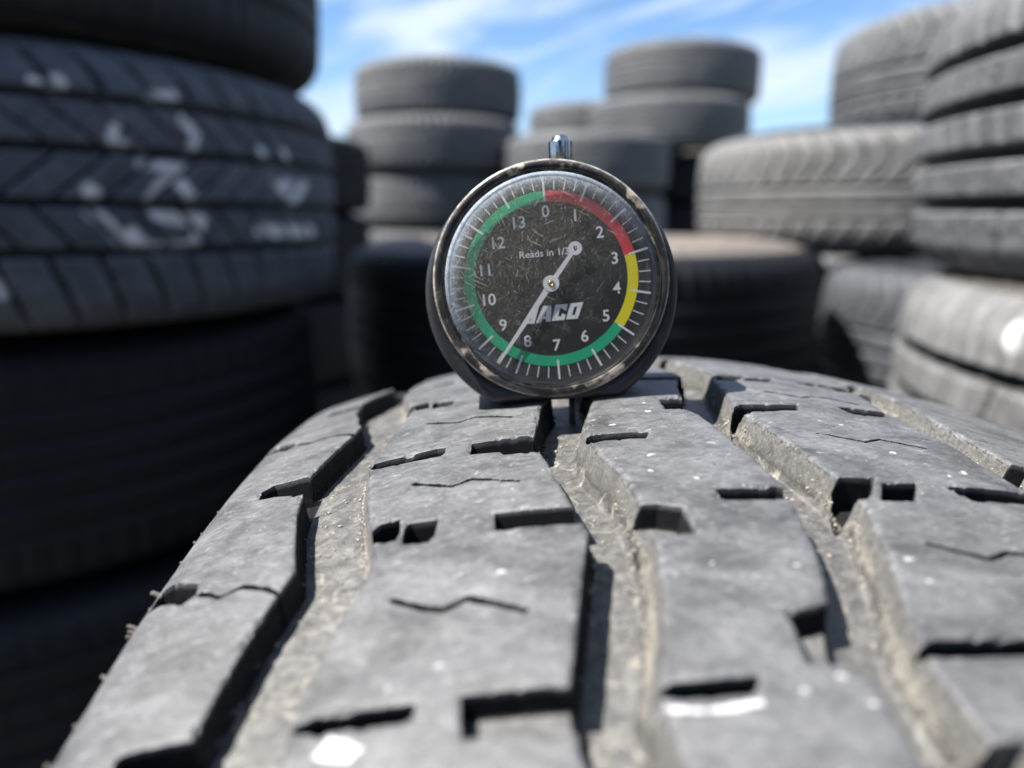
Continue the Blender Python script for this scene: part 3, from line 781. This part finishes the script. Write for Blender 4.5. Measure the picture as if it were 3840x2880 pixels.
# loose grit lying in the grooves
rngg = np.random.RandomState(12)
gv, gf = [], []
ico = np.array([(0, 0, 1), (.89, 0, .45), (.28, .85, .45), (-.72, .53, .45), (-.72, -.53, .45), (.28, -.85, .45), (.72, .53, -.45), (-.28, .85, -.45), (-.89, 0, -.45), (-.28, -.85, -.45), (.72, -.53, -.45), (0, 0, -1)])
icf = np.array([(0, 1, 2), (0, 2, 3), (0, 3, 4), (0, 4, 5), (0, 5, 1), (1, 6, 2), (2, 7, 3), (3, 8, 4), (4, 9, 5), (5, 10, 1), (6, 7, 2), (7, 8, 3), (8, 9, 4), (9, 10, 5), (10, 6, 1), (11, 7, 6), (11, 8, 7), (11, 9, 8), (11, 10, 9), (11, 6, 10)])
for gi, (fl, fr, d) in enumerate(GROOVES):
    n_ = 1100
    ss = rngg.uniform(-100, 45, n_)
    b_ = fr(ss); a_ = fl(ss)
    near = rngg.rand(n_) < .6
    uu = np.where(near, b_ - .55 - np.abs(rngg.normal(0, .55, n_)), a_ + .8 + (b_ - a_ - 1.4) * rngg.rand(n_))
    dens = fbm(uu * 1.2, ss * .6, 9, 41, 3)
    keep = dens > .42 + .2 * rngg.rand(n_)
    uu, ss = uu[keep], ss[keep]
    dd = tread_depth(uu[None, :], ss[None, :])[0][0]
    sz = np.clip(rngg.lognormal(-2.15, .45, len(uu)), .05, .34)
    pp = fore_pos(uu, R0 - drop(uu) - dd + sz * .35, ss)
    for q in range(len(uu)):
        sc_ = sz[q] * rngg.uniform(.7, 1.3, 3) / 1000
        gf.append(icf + len(gv) * 12)
        gv.append(ico * sc_ * (1 + rngg.uniform(-.15, .15, (12, 1))) + pp[q])
mgr, t, p = mat('sand_grains')
p.inputs['Roughness'].default_value = .7
L(t, ramp(t, noise(t, objco(t), 2500, 2, .5), [(.3, (.10, .09, .075)), (.5, (.21, .19, .16)), (.66, (.36, .33, .285)), (.8, (.22, .12, .08))]), p.inputs['Base Color'])
go = obj('sand_grit', mesh_np('sand_grit', np.concatenate(gv), [np.concatenate(gf)], False), mgr)
go.matrix_world = Matrix.Translation(ft.location) @ ft.rotation_quaternion.to_matrix().to_4x4()
tag(go, 'loose pale sand and grit lying in the grooves of the front tyre', 'grit', kind='stuff')
# sidewalls with moulded ridges, bead and inner face
def fore_side(sg):
    r_s = R0 - float(drop(np.array(85.6)))
    pts = [(85.55, r_s + .05), (87.0, r_s - 5), (89.5, r_s - 14), (90.2, r_s - 15), (90.2, r_s - 17), (91, r_s - 18), (94, r_s - 30), (96, r_s - 44), (96.8, r_s - 46), (96.8, r_s - 49), (96, r_s - 51),
           (95, r_s - 64), (90, r_s - 82), (84, r_s - 94), (80, r_s - 99), (74, r_s - 101), (70, r_s - 97), (76, r_s - 84), (84, r_s - 64), (86, r_s - 44), (80, r_s - 24), (66, R0 - 24), (40, R0 - 19), (0, R0 - 15)]
    pr = np.array(pts); n = 420
    th = np.arange(n) * 2 * math.pi / n * R0
    UU, TT = np.meshgrid(pr[:, 0] * sg, th); RRr = np.broadcast_to(pr[:, 1], UU.shape)
    v = fore_pos(UU, RRr, TT).reshape(-1, 3)
    z0 = np.zeros(len(v))
    return mesh_np('sidewall', v, grid_faces(n, len(pr), True, flip=(sg < 0)), True, {'groove': z0, 'edge': z0, 'chalk': z0})
obj('sidewall', fore_side(-1), M_side, ft)
obj('sidewall', fore_side(1), M_side, ft)
# stubs of mould flash (rubber hairs) along the left shoulder
vs, fs = [], []
rnd = random.Random(5)
for s0, hgt, rad in [(-43.7, 1.3, .5), (-51.2, 1.5, .35), (-52.0, 1.0, .3), (-52.8, .8, .4), (-60.4, .8, .35), (-67.9, .5, .3), (-73.4, .9, .5), (-29, .5, .35), (-26, .35, .3), (-35, .35, .3), (-47, .3, .3), (-18, .35, .3)]:
    u0 = -84.2
    r1 = R0 - float(drop(np.array(u0)))
    nrm = np.array([-.83, 0, .5]); 
    p0 = fore_pos(np.array(u0 + .2), np.array(r1), np.array(s0)) * 1000
    th = s0 / R0
    rad_dir = np.array([0, math.sin(th), math.cos(th)]); nd = np.array([-.85, 0, 0]) + rad_dir * .5 + np.array([0, rnd.uniform(-.5, .5), 0]); nd /= np.linalg.norm(nd)
    t1 = np.cross(nd, [0, 1, 0]); t1 /= np.linalg.norm(t1); t2 = np.cross(nd, t1)
    b = len(vs)
    bend = t1 * rnd.uniform(-.3, .3) * hgt
    for j, (hh_, rr_) in enumerate([(-.4, 1.3), (.15, .9), (.5, .75), (.85, .8), (1, .4)]):
        for q in range(6):
            a = q * math.pi / 3
            vs.append(tuple((p0 + nd * hgt * hh_ + bend * hh_ ** 2 + (t1 * math.cos(a) + t2 * math.sin(a)) * rad * rr_) / 1000))
    for j in range(4):
        for q in range(6):
            fs.append((b + j * 6 + q, b + j * 6 + (q + 1) % 6, b + (j + 1) * 6 + (q + 1) % 6, b + (j + 1) * 6 + q))
    fs.append(tuple(b + 24 + q for q in range(6)))
me = bpy.data.meshes.new('rubber_stub'); me.from_pydata(vs, [], fs)
for pl in me.polygons: pl.use_smooth = True
obj('rubber_stub', me, M_side, ft)

# ------------------------------------------------------------------ tread depth gauge
def _bz():
    c, s__ = math.cos(math.radians(2.8)), math.sin(math.radians(2.8))
    x, z = (818 - 822) * .03188, -(882 - 950) * .03188
    return ((x * c + z * s__) / 1000, (-x * s__ + z * c + 18.8) / 1000)
BZ = _bz()
mb, t, p = mat('scuffed_black_plastic')
oc = objco(t)
e1 = noise(t, oc, 900, 3, .6)
b = ramp(t, noise(t, oc, 180, 5, .7), [(0.35, (.012, .013, .015)), (0.6, (.022, .023, .026)), (0.78, (.11, .095, .075))])
L(t, b, p.inputs['Base Color']); p.inputs['Roughness'].default_value = .42
bump(t, p, e1, .5, .00015)
mz, t, p = mat('worn_bezel_plastic')
oc = objco(t)
b = ramp(t, noise(t, oc, 420, 6, .7, .5), [(0.42, (.016, .015, .015)), (0.60, (.040, .036, .033)), (0.74, (.16, .14, .12))])
ge = N(t, 'ShaderNodeNewGeometry')
b = mixc(t, ramp(t, noise(t, oc, 130, 4, .6), [(0.575, 0), (0.63, .85)]), b, (.46, .39, .31))
so_ = N(t, 'ShaderNodeSeparateXYZ'); L(t, oc, so_.inputs[0])
ra_ = math_(t, 'SQRT', math_(t, 'ADD', math_(t, 'POWER', math_(t, 'SUBTRACT', so_.outputs[0], BZ[0]), 2.0), math_(t, 'POWER', math_(t, 'SUBTRACT', so_.outputs[2], BZ[1]), 2.0)))
ra_ = math_(t, 'MULTIPLY', ra_, 1000.0)
eo_ = ramp(t, math_(t, 'MULTIPLY', math_(t, 'SUBTRACT', ra_, 18.0), .4), [(0.20, .7), (0.26, 0.0), (0.70, 0.0), (0.80, 1.0)])
b = mixc(t, math_(t, 'MULTIPLY', eo_, ramp(t, noise(t, oc, 600, 5, .75), [(.38, .1), (.6, 1.0)])), b, (.34, .31, .27))
L(t, b, p.inputs['Base Color']); p.inputs['Roughness'].default_value = .3
p.inputs['Coat Weight'].default_value = .3
bump(t, p, noise(t, oc, 700, 5, .7), .5, .00012)
mk, t, p = mat('black_dial_print'); p.inputs['Base Color'].default_value = (.022, .023, .024, 1); p.inputs['Roughness'].default_value = .55
def flat(name, c, r=.55):
    m, t, p = mat(name); p.inputs['Base Color'].default_value = c + (1,); p.inputs['Roughness'].default_value = r; return m
m_white = flat('white_dial_print', (.80, .81, .84))
m_green = flat('green_dial_print', (.02, .42, .22))
m_red = flat('red_dial_print', (.70, .055, .08))
m_yel = flat('yellow_dial_print', (.82, .72, .03))
m_needle = flat('white_needle_enamel', (.82, .82, .84), .4)
m_brass, t, p = mat('brass'); p.inputs['Base Color'].default_value = (.62, .47, .20, 1); p.inputs['Metallic'].default_value = 1; p.inputs['Roughness'].default_value = .25
m_chr, t, p = mat('scuffed_chrome'); p.inputs['Base Color'].default_value = (.36, .37, .39, 1); p.inputs['Metallic'].default_value = 1
oc = objco(t)
L(t, ramp(t, noise(t, oc, 500, 4, .7), [(0.4, .08), (0.7, .38)]), p.inputs['Roughness'])
m_pin = flat('dark_steel_pin', (.05, .05, .055), .3)
# crystal: clear plastic with fine scratches
m_gl = bpy.data.materials.new('scratched_clear_plastic'); m_gl.use_nodes = True
t = m_gl.node_tree; t.nodes.clear()
oc = objco(t)
sepn = N(t, 'ShaderNodeSeparateXYZ'); L(t, oc, sepn.inputs[0])
xz = N(t, 'ShaderNodeCombineXYZ'); L(t, sepn.outputs[0], xz.inputs[0]); L(t, sepn.outputs[2], xz.inputs[1])
vec = vmath(t, 'SCALE', xz.outputs[0]); vec.node.inputs[3].default_value = 1000.0
tot = None
for ang, sx, sy, thr, off in ((.5, .16, 5.5, .67, 3), (1.2, .2, 6.0, .675, 17), (-.35, .14, 5.0, .68, 31), (2.2, .22, 6.5, .67, 47), (1.75, .5, 8, .665, 61), (-1.0, .6, 8.0, .665, 83)):
    q = ramp(t, noise(t, streak(t, vec, ang, sx, sy, off), 1.0, 3, .55, .25), [(thr, 0.0), (thr + .035, 1.0)])
    tot = q if tot is None else math_(t, 'MAXIMUM', tot, q)
# scuffing is heaviest in the upper left and along the top
dmask = math_(t, 'ADD', math_(t, 'MULTIPLY', sepn.outputs[0], -22.0), math_(t, 'MULTIPLY', math_(t, 'SUBTRACT', sepn.outputs[2], 0.022), 30.0))
dmask = math_(t, 'ADD', dmask, math_(t, 'MULTIPLY', noise(t, vec, .22, 4, .7), 1.5))
dm = ramp(t, dmask, [(0.35, 0.14), (1.25, 1.15)])
speck = ramp(t, noise(t, vec, 3.0, 3, .7), [(0.52, 0.0), (0.72, 1.0)])
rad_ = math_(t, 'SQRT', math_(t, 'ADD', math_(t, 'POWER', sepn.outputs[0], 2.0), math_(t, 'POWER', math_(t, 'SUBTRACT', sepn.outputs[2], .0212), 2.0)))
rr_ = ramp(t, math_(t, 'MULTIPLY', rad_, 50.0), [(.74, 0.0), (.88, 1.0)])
haze = math_(t, 'MULTIPLY', dm, ramp(t, noise(t, vec, 1.8, 5, .75), [(0.35, 0.03), (0.75, 0.15)]))
scr = math_(t, 'MULTIPLY', math_(t, 'MULTIPLY', tot, dm), .7)
msk = math_(t, 'ADD', scr, haze)
msk = math_(t, 'ADD', msk, math_(t, 'MULTIPLY', math_(t, 'MULTIPLY', speck, dm), .12))
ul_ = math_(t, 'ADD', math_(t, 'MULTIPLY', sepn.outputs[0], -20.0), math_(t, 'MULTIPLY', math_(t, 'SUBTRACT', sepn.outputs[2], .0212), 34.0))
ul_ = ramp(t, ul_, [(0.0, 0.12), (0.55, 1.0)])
skyhaze_ = math_(t, 'MULTIPLY', math_(t, 'MULTIPLY', rr_, ul_), ramp(t, noise(t, vec, 1.0, 5, .7), [(.3, .18), (.7, .58)]))  # sky reflection painted as pale haze on the upper left rim
msk = math_(t, 'ADD', msk, skyhaze_)
msk = math_(t, 'MINIMUM', msk, 0.75)
tr = N(t, 'ShaderNodeBsdfTransparent'); tr.inputs[0].default_value = (.95, .95, .94, 1)
gl = N(t, 'ShaderNodeBsdfGlossy'); gl.inputs['Roughness'].default_value = .04
fr = N(t, 'ShaderNodeFresnel'); fr.inputs[0].default_value = 1.5
bp = N(t, 'ShaderNodeBump'); bp.inputs['Strength'].default_value = .25; bp.inputs['Distance'].default_value = .0001
L(t, tot, bp.inputs['Height']); L(t, bp.outputs[0], gl.inputs['Normal'])
m1 = N(t, 'ShaderNodeMixShader'); L(t, math_(t, 'MULTIPLY', fr.outputs[0], math_(t, 'ADD', .6, math_(t, 'MULTIPLY', rr_, .4))), m1.inputs[0]); L(t, tr.outputs[0], m1.inputs[1]); L(t, gl.outputs[0], m1.inputs[2])
df = N(t, 'ShaderNodeBsdfDiffuse'); L(t, mixc(t, rr_, (.60, .56, .48), (.66, .76, .90)), df.inputs[0])  # bluer towards the rim, the colour of the reflected sky
tl = N(t, 'ShaderNodeBsdfTranslucent'); tl.inputs[0].default_value = (.62, .60, .55, 1)
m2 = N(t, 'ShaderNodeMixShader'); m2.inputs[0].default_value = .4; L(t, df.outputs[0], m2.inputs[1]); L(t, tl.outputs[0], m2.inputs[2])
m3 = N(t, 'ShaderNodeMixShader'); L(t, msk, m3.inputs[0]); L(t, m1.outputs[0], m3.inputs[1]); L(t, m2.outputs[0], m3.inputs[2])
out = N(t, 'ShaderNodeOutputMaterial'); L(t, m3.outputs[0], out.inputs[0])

GROT = math.radians(2.8)
MMS = .001
BC = Vector((6.88, 132.8, -13.70))                 # centre of the body's front face, mm from the camera
base_off = 18.8
gz = Matrix.Rotation(-GROT, 3, 'Y')
base_w = (BC + gz @ Vector((0, 6.5, -base_off)))
ga = empty('tread_depth_gauge', base_w / 1000 + Vector((0, -.0003, CAMZ - .00035)), (math.radians(-4), -GROT, 0))
ga.scale = (1.006, 1.006, 1.006)
tag(ga, 'round black dial gauge with scratched clear face standing on the grey tyre tread', 'gauge')
def loc(x, y, z):   # local mm about body centre -> metres about the base
    return ((x) / 1000, (y - 6.5) / 1000, (z + base_off) / 1000)
def prism(name, outline_fn, rings, m, parent, cap0=True, cap1=True, smooth=True):
    """rings: list of (y, inset); outline_fn(inset) -> [(x,z)]"""
    vs, fs = [], []
    n = None
    for y, ins in rings:
        o_ = outline_fn(ins); n = len(o_)
        vs += [loc(x, y, z) for x, z in o_]
    for j in range(len(rings) - 1):
        for i in range(n):
            a = j * n + i; b = j * n + (i + 1) % n
            fs.append((a, b, b + n, a + n))
    if cap0: fs.append(tuple(range(n - 1, -1, -1)))
    if cap1: fs.append(tuple((len(rings) - 1) * n + i for i in range(n)))
    me = bpy.data.meshes.new(name); me.from_pydata(vs, [], fs)
    import bmesh
    bm = bmesh.new(); bm.from_mesh(me); bmesh.ops.recalc_face_normals(bm, faces=bm.faces); bm.to_mesh(me); bm.free()
    if smooth:
        for pl in me.polygons: pl.use_smooth = len(pl.vertices) == 4
    return obj(name, me, m, parent)
def body_outline(ins):
    R = 21.84 - ins; f = base_off - ins; a0 = math.acos(f / R)
    pts = []
    for i in range(141):
        a = a0 + (2 * math.pi - 2 * a0) * i / 140
        pts.append((R * math.sin(a), -R * math.cos(a)))
    x0, x1 = pts[-1][0], pts[0][0]
    for i in range(1, 10):
        pts.append((x0 + (x1 - x0) * i / 10, -f))
    return pts
body = prism('gauge_body', body_outline, [(0.9, 3.0), (.05, 2.2), (0, .9), (.25, .3), (.9, 0), (11.6, 0), (12.6, .5), (13, 1.6)], mb, ga)
def circ_outline(cx, cz, R, n=160):
    return lambda ins: [(cx + (R - ins) * math.sin(2 * math.pi * i / n), cz + (R - ins) * math.cos(2 * math.pi * i / n)) for i in range(n)]
# geometry measured about the body's centre (mm)
s_ = .03188
def q2(px, py): return ((px - 822) * s_, -(py - 950) * s_)
def unrot(x, z):
    c, s = math.cos(GROT), math.sin(GROT)
    return (x * c + z * s, -x * s + z * c)
bzx, bzz = unrot(*q2(818, 882))
DK = .985
Rb = 20.05
bez = prism('bezel', circ_outline(bzx, bzz, 20.2, 200), [(1.2, 0.1), (-.9, 0), (-1.35, .08), (-1.6, .35), (-1.72, .75), (-1.66, 1.25), (-1.58, 1.42), (-1.62, 1.5), (-1.50, 1.58), (-.9, 1.62), (-.85, 2.1)], mz, ga, cap0=False, cap1=False)
cr = [(y_, 18.15 - r_) for r_, y_ in ((18.12, -.8), (18.1, -1.5), (18.0, -1.8), (17.75, -2.02), (17.4, -2.12), (17.3, -2.08), (17.2, -2.14), (16.3, -2.32), (14, -2.55), (11, -2.76), (8, -2.90), (4, -3.01), (1.2, -3.06), (.02, -3.065))]
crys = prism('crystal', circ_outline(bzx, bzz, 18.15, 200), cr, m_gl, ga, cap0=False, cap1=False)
# dial
dx, dz = unrot(*q2(818, 877))
YD = -1.15
dial = prism('dial_face', circ_outline(dx, dz, 18.0), [(YD, 0), (YD + .5, 0)], mk, ga, smooth=False)
DROT = math.radians(5.3) - GROT                     # dial print turned a little further than the case
def dpt(r, a):                                       # a: clockwise angle from the zero mark
    a2 = a - DROT
    return (dx + r * math.sin(a2), dz + r * math.cos(a2))
def flatmesh(name, polys, y, m, parent):
    vs, fs = [], []
    for pl in polys:
        b = len(vs); vs += [loc(x, y, z) for x, z in pl]; fs.append(tuple(range(b, b + len(pl))))
    me = bpy.data.meshes.new(name); me.from_pydata(vs, [], fs)
    return obj(name, me, m, parent)
UNIT = 2 * math.pi / 14
def arc(name, a0, a1, m):
    n = max(4, int((a1 - a0) / .03)); P = []
    for i in range(n):
        p0, p1 = a0 + (a1 - a0) * i / n, a0 + (a1 - a0) * (i + 1) / n
        P.append([dpt(13.05, p0), dpt(14.85, p0), dpt(14.85, p1), dpt(13.05, p1)])
    return flatmesh(name, P, YD - .02, m, dial)
arc('red_band', .0, 3 * UNIT, m_red)
arc('yellow_band', 3 * UNIT, 5 * UNIT, m_yel)
arc('green_band', 5 * UNIT, 14 * UNIT, m_green)
P = []
def tick(a, r0, r1, w):
    c = dpt(r0, a); d = dpt(r1, a)
    ax_, az_ = d[0] - c[0], d[1] - c[1]; l = math.hypot(ax_, az_); nx, nz = -az_ / l * w / 2, ax_ / l * w / 2
    P.append([(c[0] + nx, c[1] + nz), (d[0] + nx, d[1] + nz), (d[0] - nx, d[1] - nz), (c[0] - nx, c[1] - nz)])
for i in range(56):
    a = i * UNIT / 4
    if i == 0: tick(a, 13.1, 17.25, .34)
    elif i % 4 == 0: tick(a, 13.85, 17.2, .34)
    else: tick(a, 15.0, 17.0, .17)
flatmesh('scale_marks', P, YD - .04, m_white, dial)
def text_mesh(body_, size, x, z, name, m, align='CENTER', bold=0.0, shear=0.0, rot=DROT, y=YD - .05, sx=1.0, parent=None):
    cu = bpy.data.curves.new('t', 'FONT')
    cu.body = body_; cu.size = size; cu.align_x = align; cu.align_y = 'CENTER' if align == 'CENTER' else 'BOTTOM_BASELINE'
    cu.offset = bold; cu.shear = shear; cu.resolution_u = 4
    o = bpy.data.objects.new('t', cu); C.objects.link(o)
    bpy.context.view_layer.update()
    dg = bpy.context.evaluated_depsgraph_get()
    me = bpy.data.meshes.new_from_object(o.evaluated_get(dg))
    bpy.data.objects.remove(o); bpy.data.curves.remove(cu)
    c, s = math.cos(rot), math.sin(rot)
    for v in me.vertices:
        X, Y = v.co.x * sx, v.co.y
        v.co = loc(x + X * c - Y * s, y, z + X * s + Y * c)
    return me
num = []
for i in range(14):
    x, z = dpt(11.35 if i not in (13, 12) else 11.0, i * UNIT)
    num.append(text_mesh(str(i), 2.75, x, z, 'numeral', m_white, bold=.035))
for i, me in enumerate(num):
    me.materials.clear()
    obj('numeral', me, m_white, dial)
x, z = unrot(*q2(646, 766))
me = text_mesh('Reads in 1/32"', 1.62, x, z, 'dial_lettering', m_white, align='LEFT', bold=.012, sx=1.08); me.materials.clear()
obj('dial_lettering', me, m_white, dial)
# the maker's block lettering, slanted: polygons in the photographed proportions (zoom px, then mm)
def bl(pts):
    out = []
    for px, py in pts:
        cxp, cyp = 1900 + px * 350 / 2212., 1100 + py * 350 / 2212.
        ccx, ccy = (cxp - 1500) * 1.443, (cyp - 450) * 1.443
        out.append(unrot(*q2(ccx, ccy)))
    return out
LET = [
 [(640, 370), (770, 360), (755, 430), (610, 445)], [(640, 430), (755, 430), (665, 765), (560, 768)], [(480, 770), (430, 775), (480, 640), (555, 625), (530, 700), (580, 695), (562, 770)],
 # A
 [(870, 350), (1060, 340), (1062, 455), (930, 470), (905, 560), (820, 745), (700, 750)], [(930, 470), (1062, 455), (1050, 715), (940, 722), (935, 480)], [(865, 590), (940, 585), (940, 655), (845, 660)],
 # C
 [(1160, 320), (1450, 300), (1415, 470), (1300, 400), (1255, 400), (1215, 400), (1135, 430)], [(1135, 430), (1260, 400), (1225, 600), (1090, 700), (1075, 695)], [(1090, 700), (1225, 595), (1300, 590), (1320, 520), (1405, 560), (1370, 675)],
 # O
 [(1500, 290), (1815, 255), (1785, 350), (1610, 365), (1480, 390)], [(1480, 390), (1605, 365), (1550, 570), (1415, 665)], [(1680, 350), (1795, 330), (1690, 640), (1620, 560)], [(1415, 665), (1550, 565), (1640, 555), (1700, 640), (1690, 645)],
]
flatmesh('block_lettering', [bl(q) for q in LET], YD - .05, m_white, dial)
# needle, hub and pin
hx, hz = unrot(*q2(817, 897))
tx, tz = unrot(*q2(535, 1327))
rx, rz = unrot(*q2(943, 712))
def needle_mesh():
    vs, fs = [], []
    def slab(poly, y0, y1):
        b = len(vs); n = len(poly)
        vs.extend([loc(x, y0, z) for x, z in poly]); vs.extend([loc(x, y1, z) for x, z in poly])
        fs.append(tuple(range(b, b + n))); fs.append(tuple(range(b + 2 * n - 1, b + n - 1, -1)))
        for i in range(n): fs.append((b + i, b + (i + 1) % n, b + n + (i + 1) % n, b + n + i))
    def bar(ax_, az_, bx_, bz_, w0, w1, y0, y1):
        l = math.hypot(bx_ - ax_, bz_ - az_); nx, nz = -(bz_ - az_) / l, (bx_ - ax_) / l
        slab([(ax_ + nx * w0, az_ + nz * w0), (bx_ + nx * w1, bz_ + nz * w1), (bx_ - nx * w1, bz_ - nz * w1), (ax_ - nx * w0, az_ - nz * w0)], y0, y1)
    bar(hx, hz, tx, tz, .52, .22, -1.80, -1.62)
    bar(hx, hz, rx + (hx - rx) * .16, rz + (hz - rz) * .16, .42, .34, -1.81, -1.63)
    def ring(cx, cz, r0, r1, y0, y1, n=40):
        b = len(vs)
        for y in (y0, y1):
            for r in (r0, r1):
                vs.extend([loc(cx + r * math.sin(2 * math.pi * i / n), y, cz + r * math.cos(2 * math.pi * i / n)) for i in range(n)])
        for i in range(n):
            j = (i + 1) % n
            fs.append((b + i, b + j, b + n + j, b + n + i)); fs.append((b + 2 * n + i, b + 3 * n + i, b + 3 * n + j, b + 2 * n + j))
            fs.append((b + n + i, b + n + j, b + 3 * n + j, b + 3 * n + i)); fs.append((b + i, b + 2 * n + i, b + 2 * n + j, b + j))
    ring(hx, hz, .5, 1.38, -1.90, -1.55)
    ring(rx, rz, .42, 1.15, -1.83, -1.60)
    me = bpy.data.meshes.new('needle'); me.from_pydata(vs, [], fs)
    import bmesh
    bm = bmesh.new(); bm.from_mesh(me); bmesh.ops.recalc_face_normals(bm, faces=bm.faces); bm.to_mesh(me); bm.free()
    return me
ne = obj('needle', needle_mesh(), m_needle, ga)
prism('needle_pin', circ_outline(hx, hz, .56, 32), [(YD, 0), (-1.95, 0), (-2.05, .12), (-2.02, .3), (-1.8, .36)], m_brass, ne, cap0=False)
# push button on top and probe pin below
def lathe(name, prof, cx, cy, m, parent, n=40):
    vs, fs = [], []
    for z, r in prof:
        vs += [loc(cx + r * math.cos(2 * math.pi * i / n), cy + r * math.sin(2 * math.pi * i / n), z) for i in range(n)]
    for j in range(len(prof) - 1):
        for i in range(n):
            fs.append((j * n + i, j * n + (i + 1) % n, (j + 1) * n + (i + 1) % n, (j + 1) * n + i))
    fs.append(tuple((len(prof) - 1) * n + i for i in range(n))); fs.append(tuple(range(n - 1, -1, -1)))
    me = bpy.data.meshes.new(name); me.from_pydata(vs, [], fs)
    for pl in me.polygons: pl.use_smooth = len(pl.vertices) == 4
    return obj(name, me, m, parent)
PX, PY = 2.95, 6.5
lathe('push_button', [(19.5, 2.05), (24.2, 2.1), (26.0, 2.12), (26.15, 2.1), (26.2, 1.95), (26.2, 1.75), (26.35, 1.65), (26.8, 1.5), (27.15, 1.15), (27.32, .6), (27.36, .1)], PX, PY, m_chr, ga)
lathe('probe_pin', [(-17.5, .56), (-25.6, .56), (-25.9, .4)], PX + .25, PY, m_pin, ga, n=24)
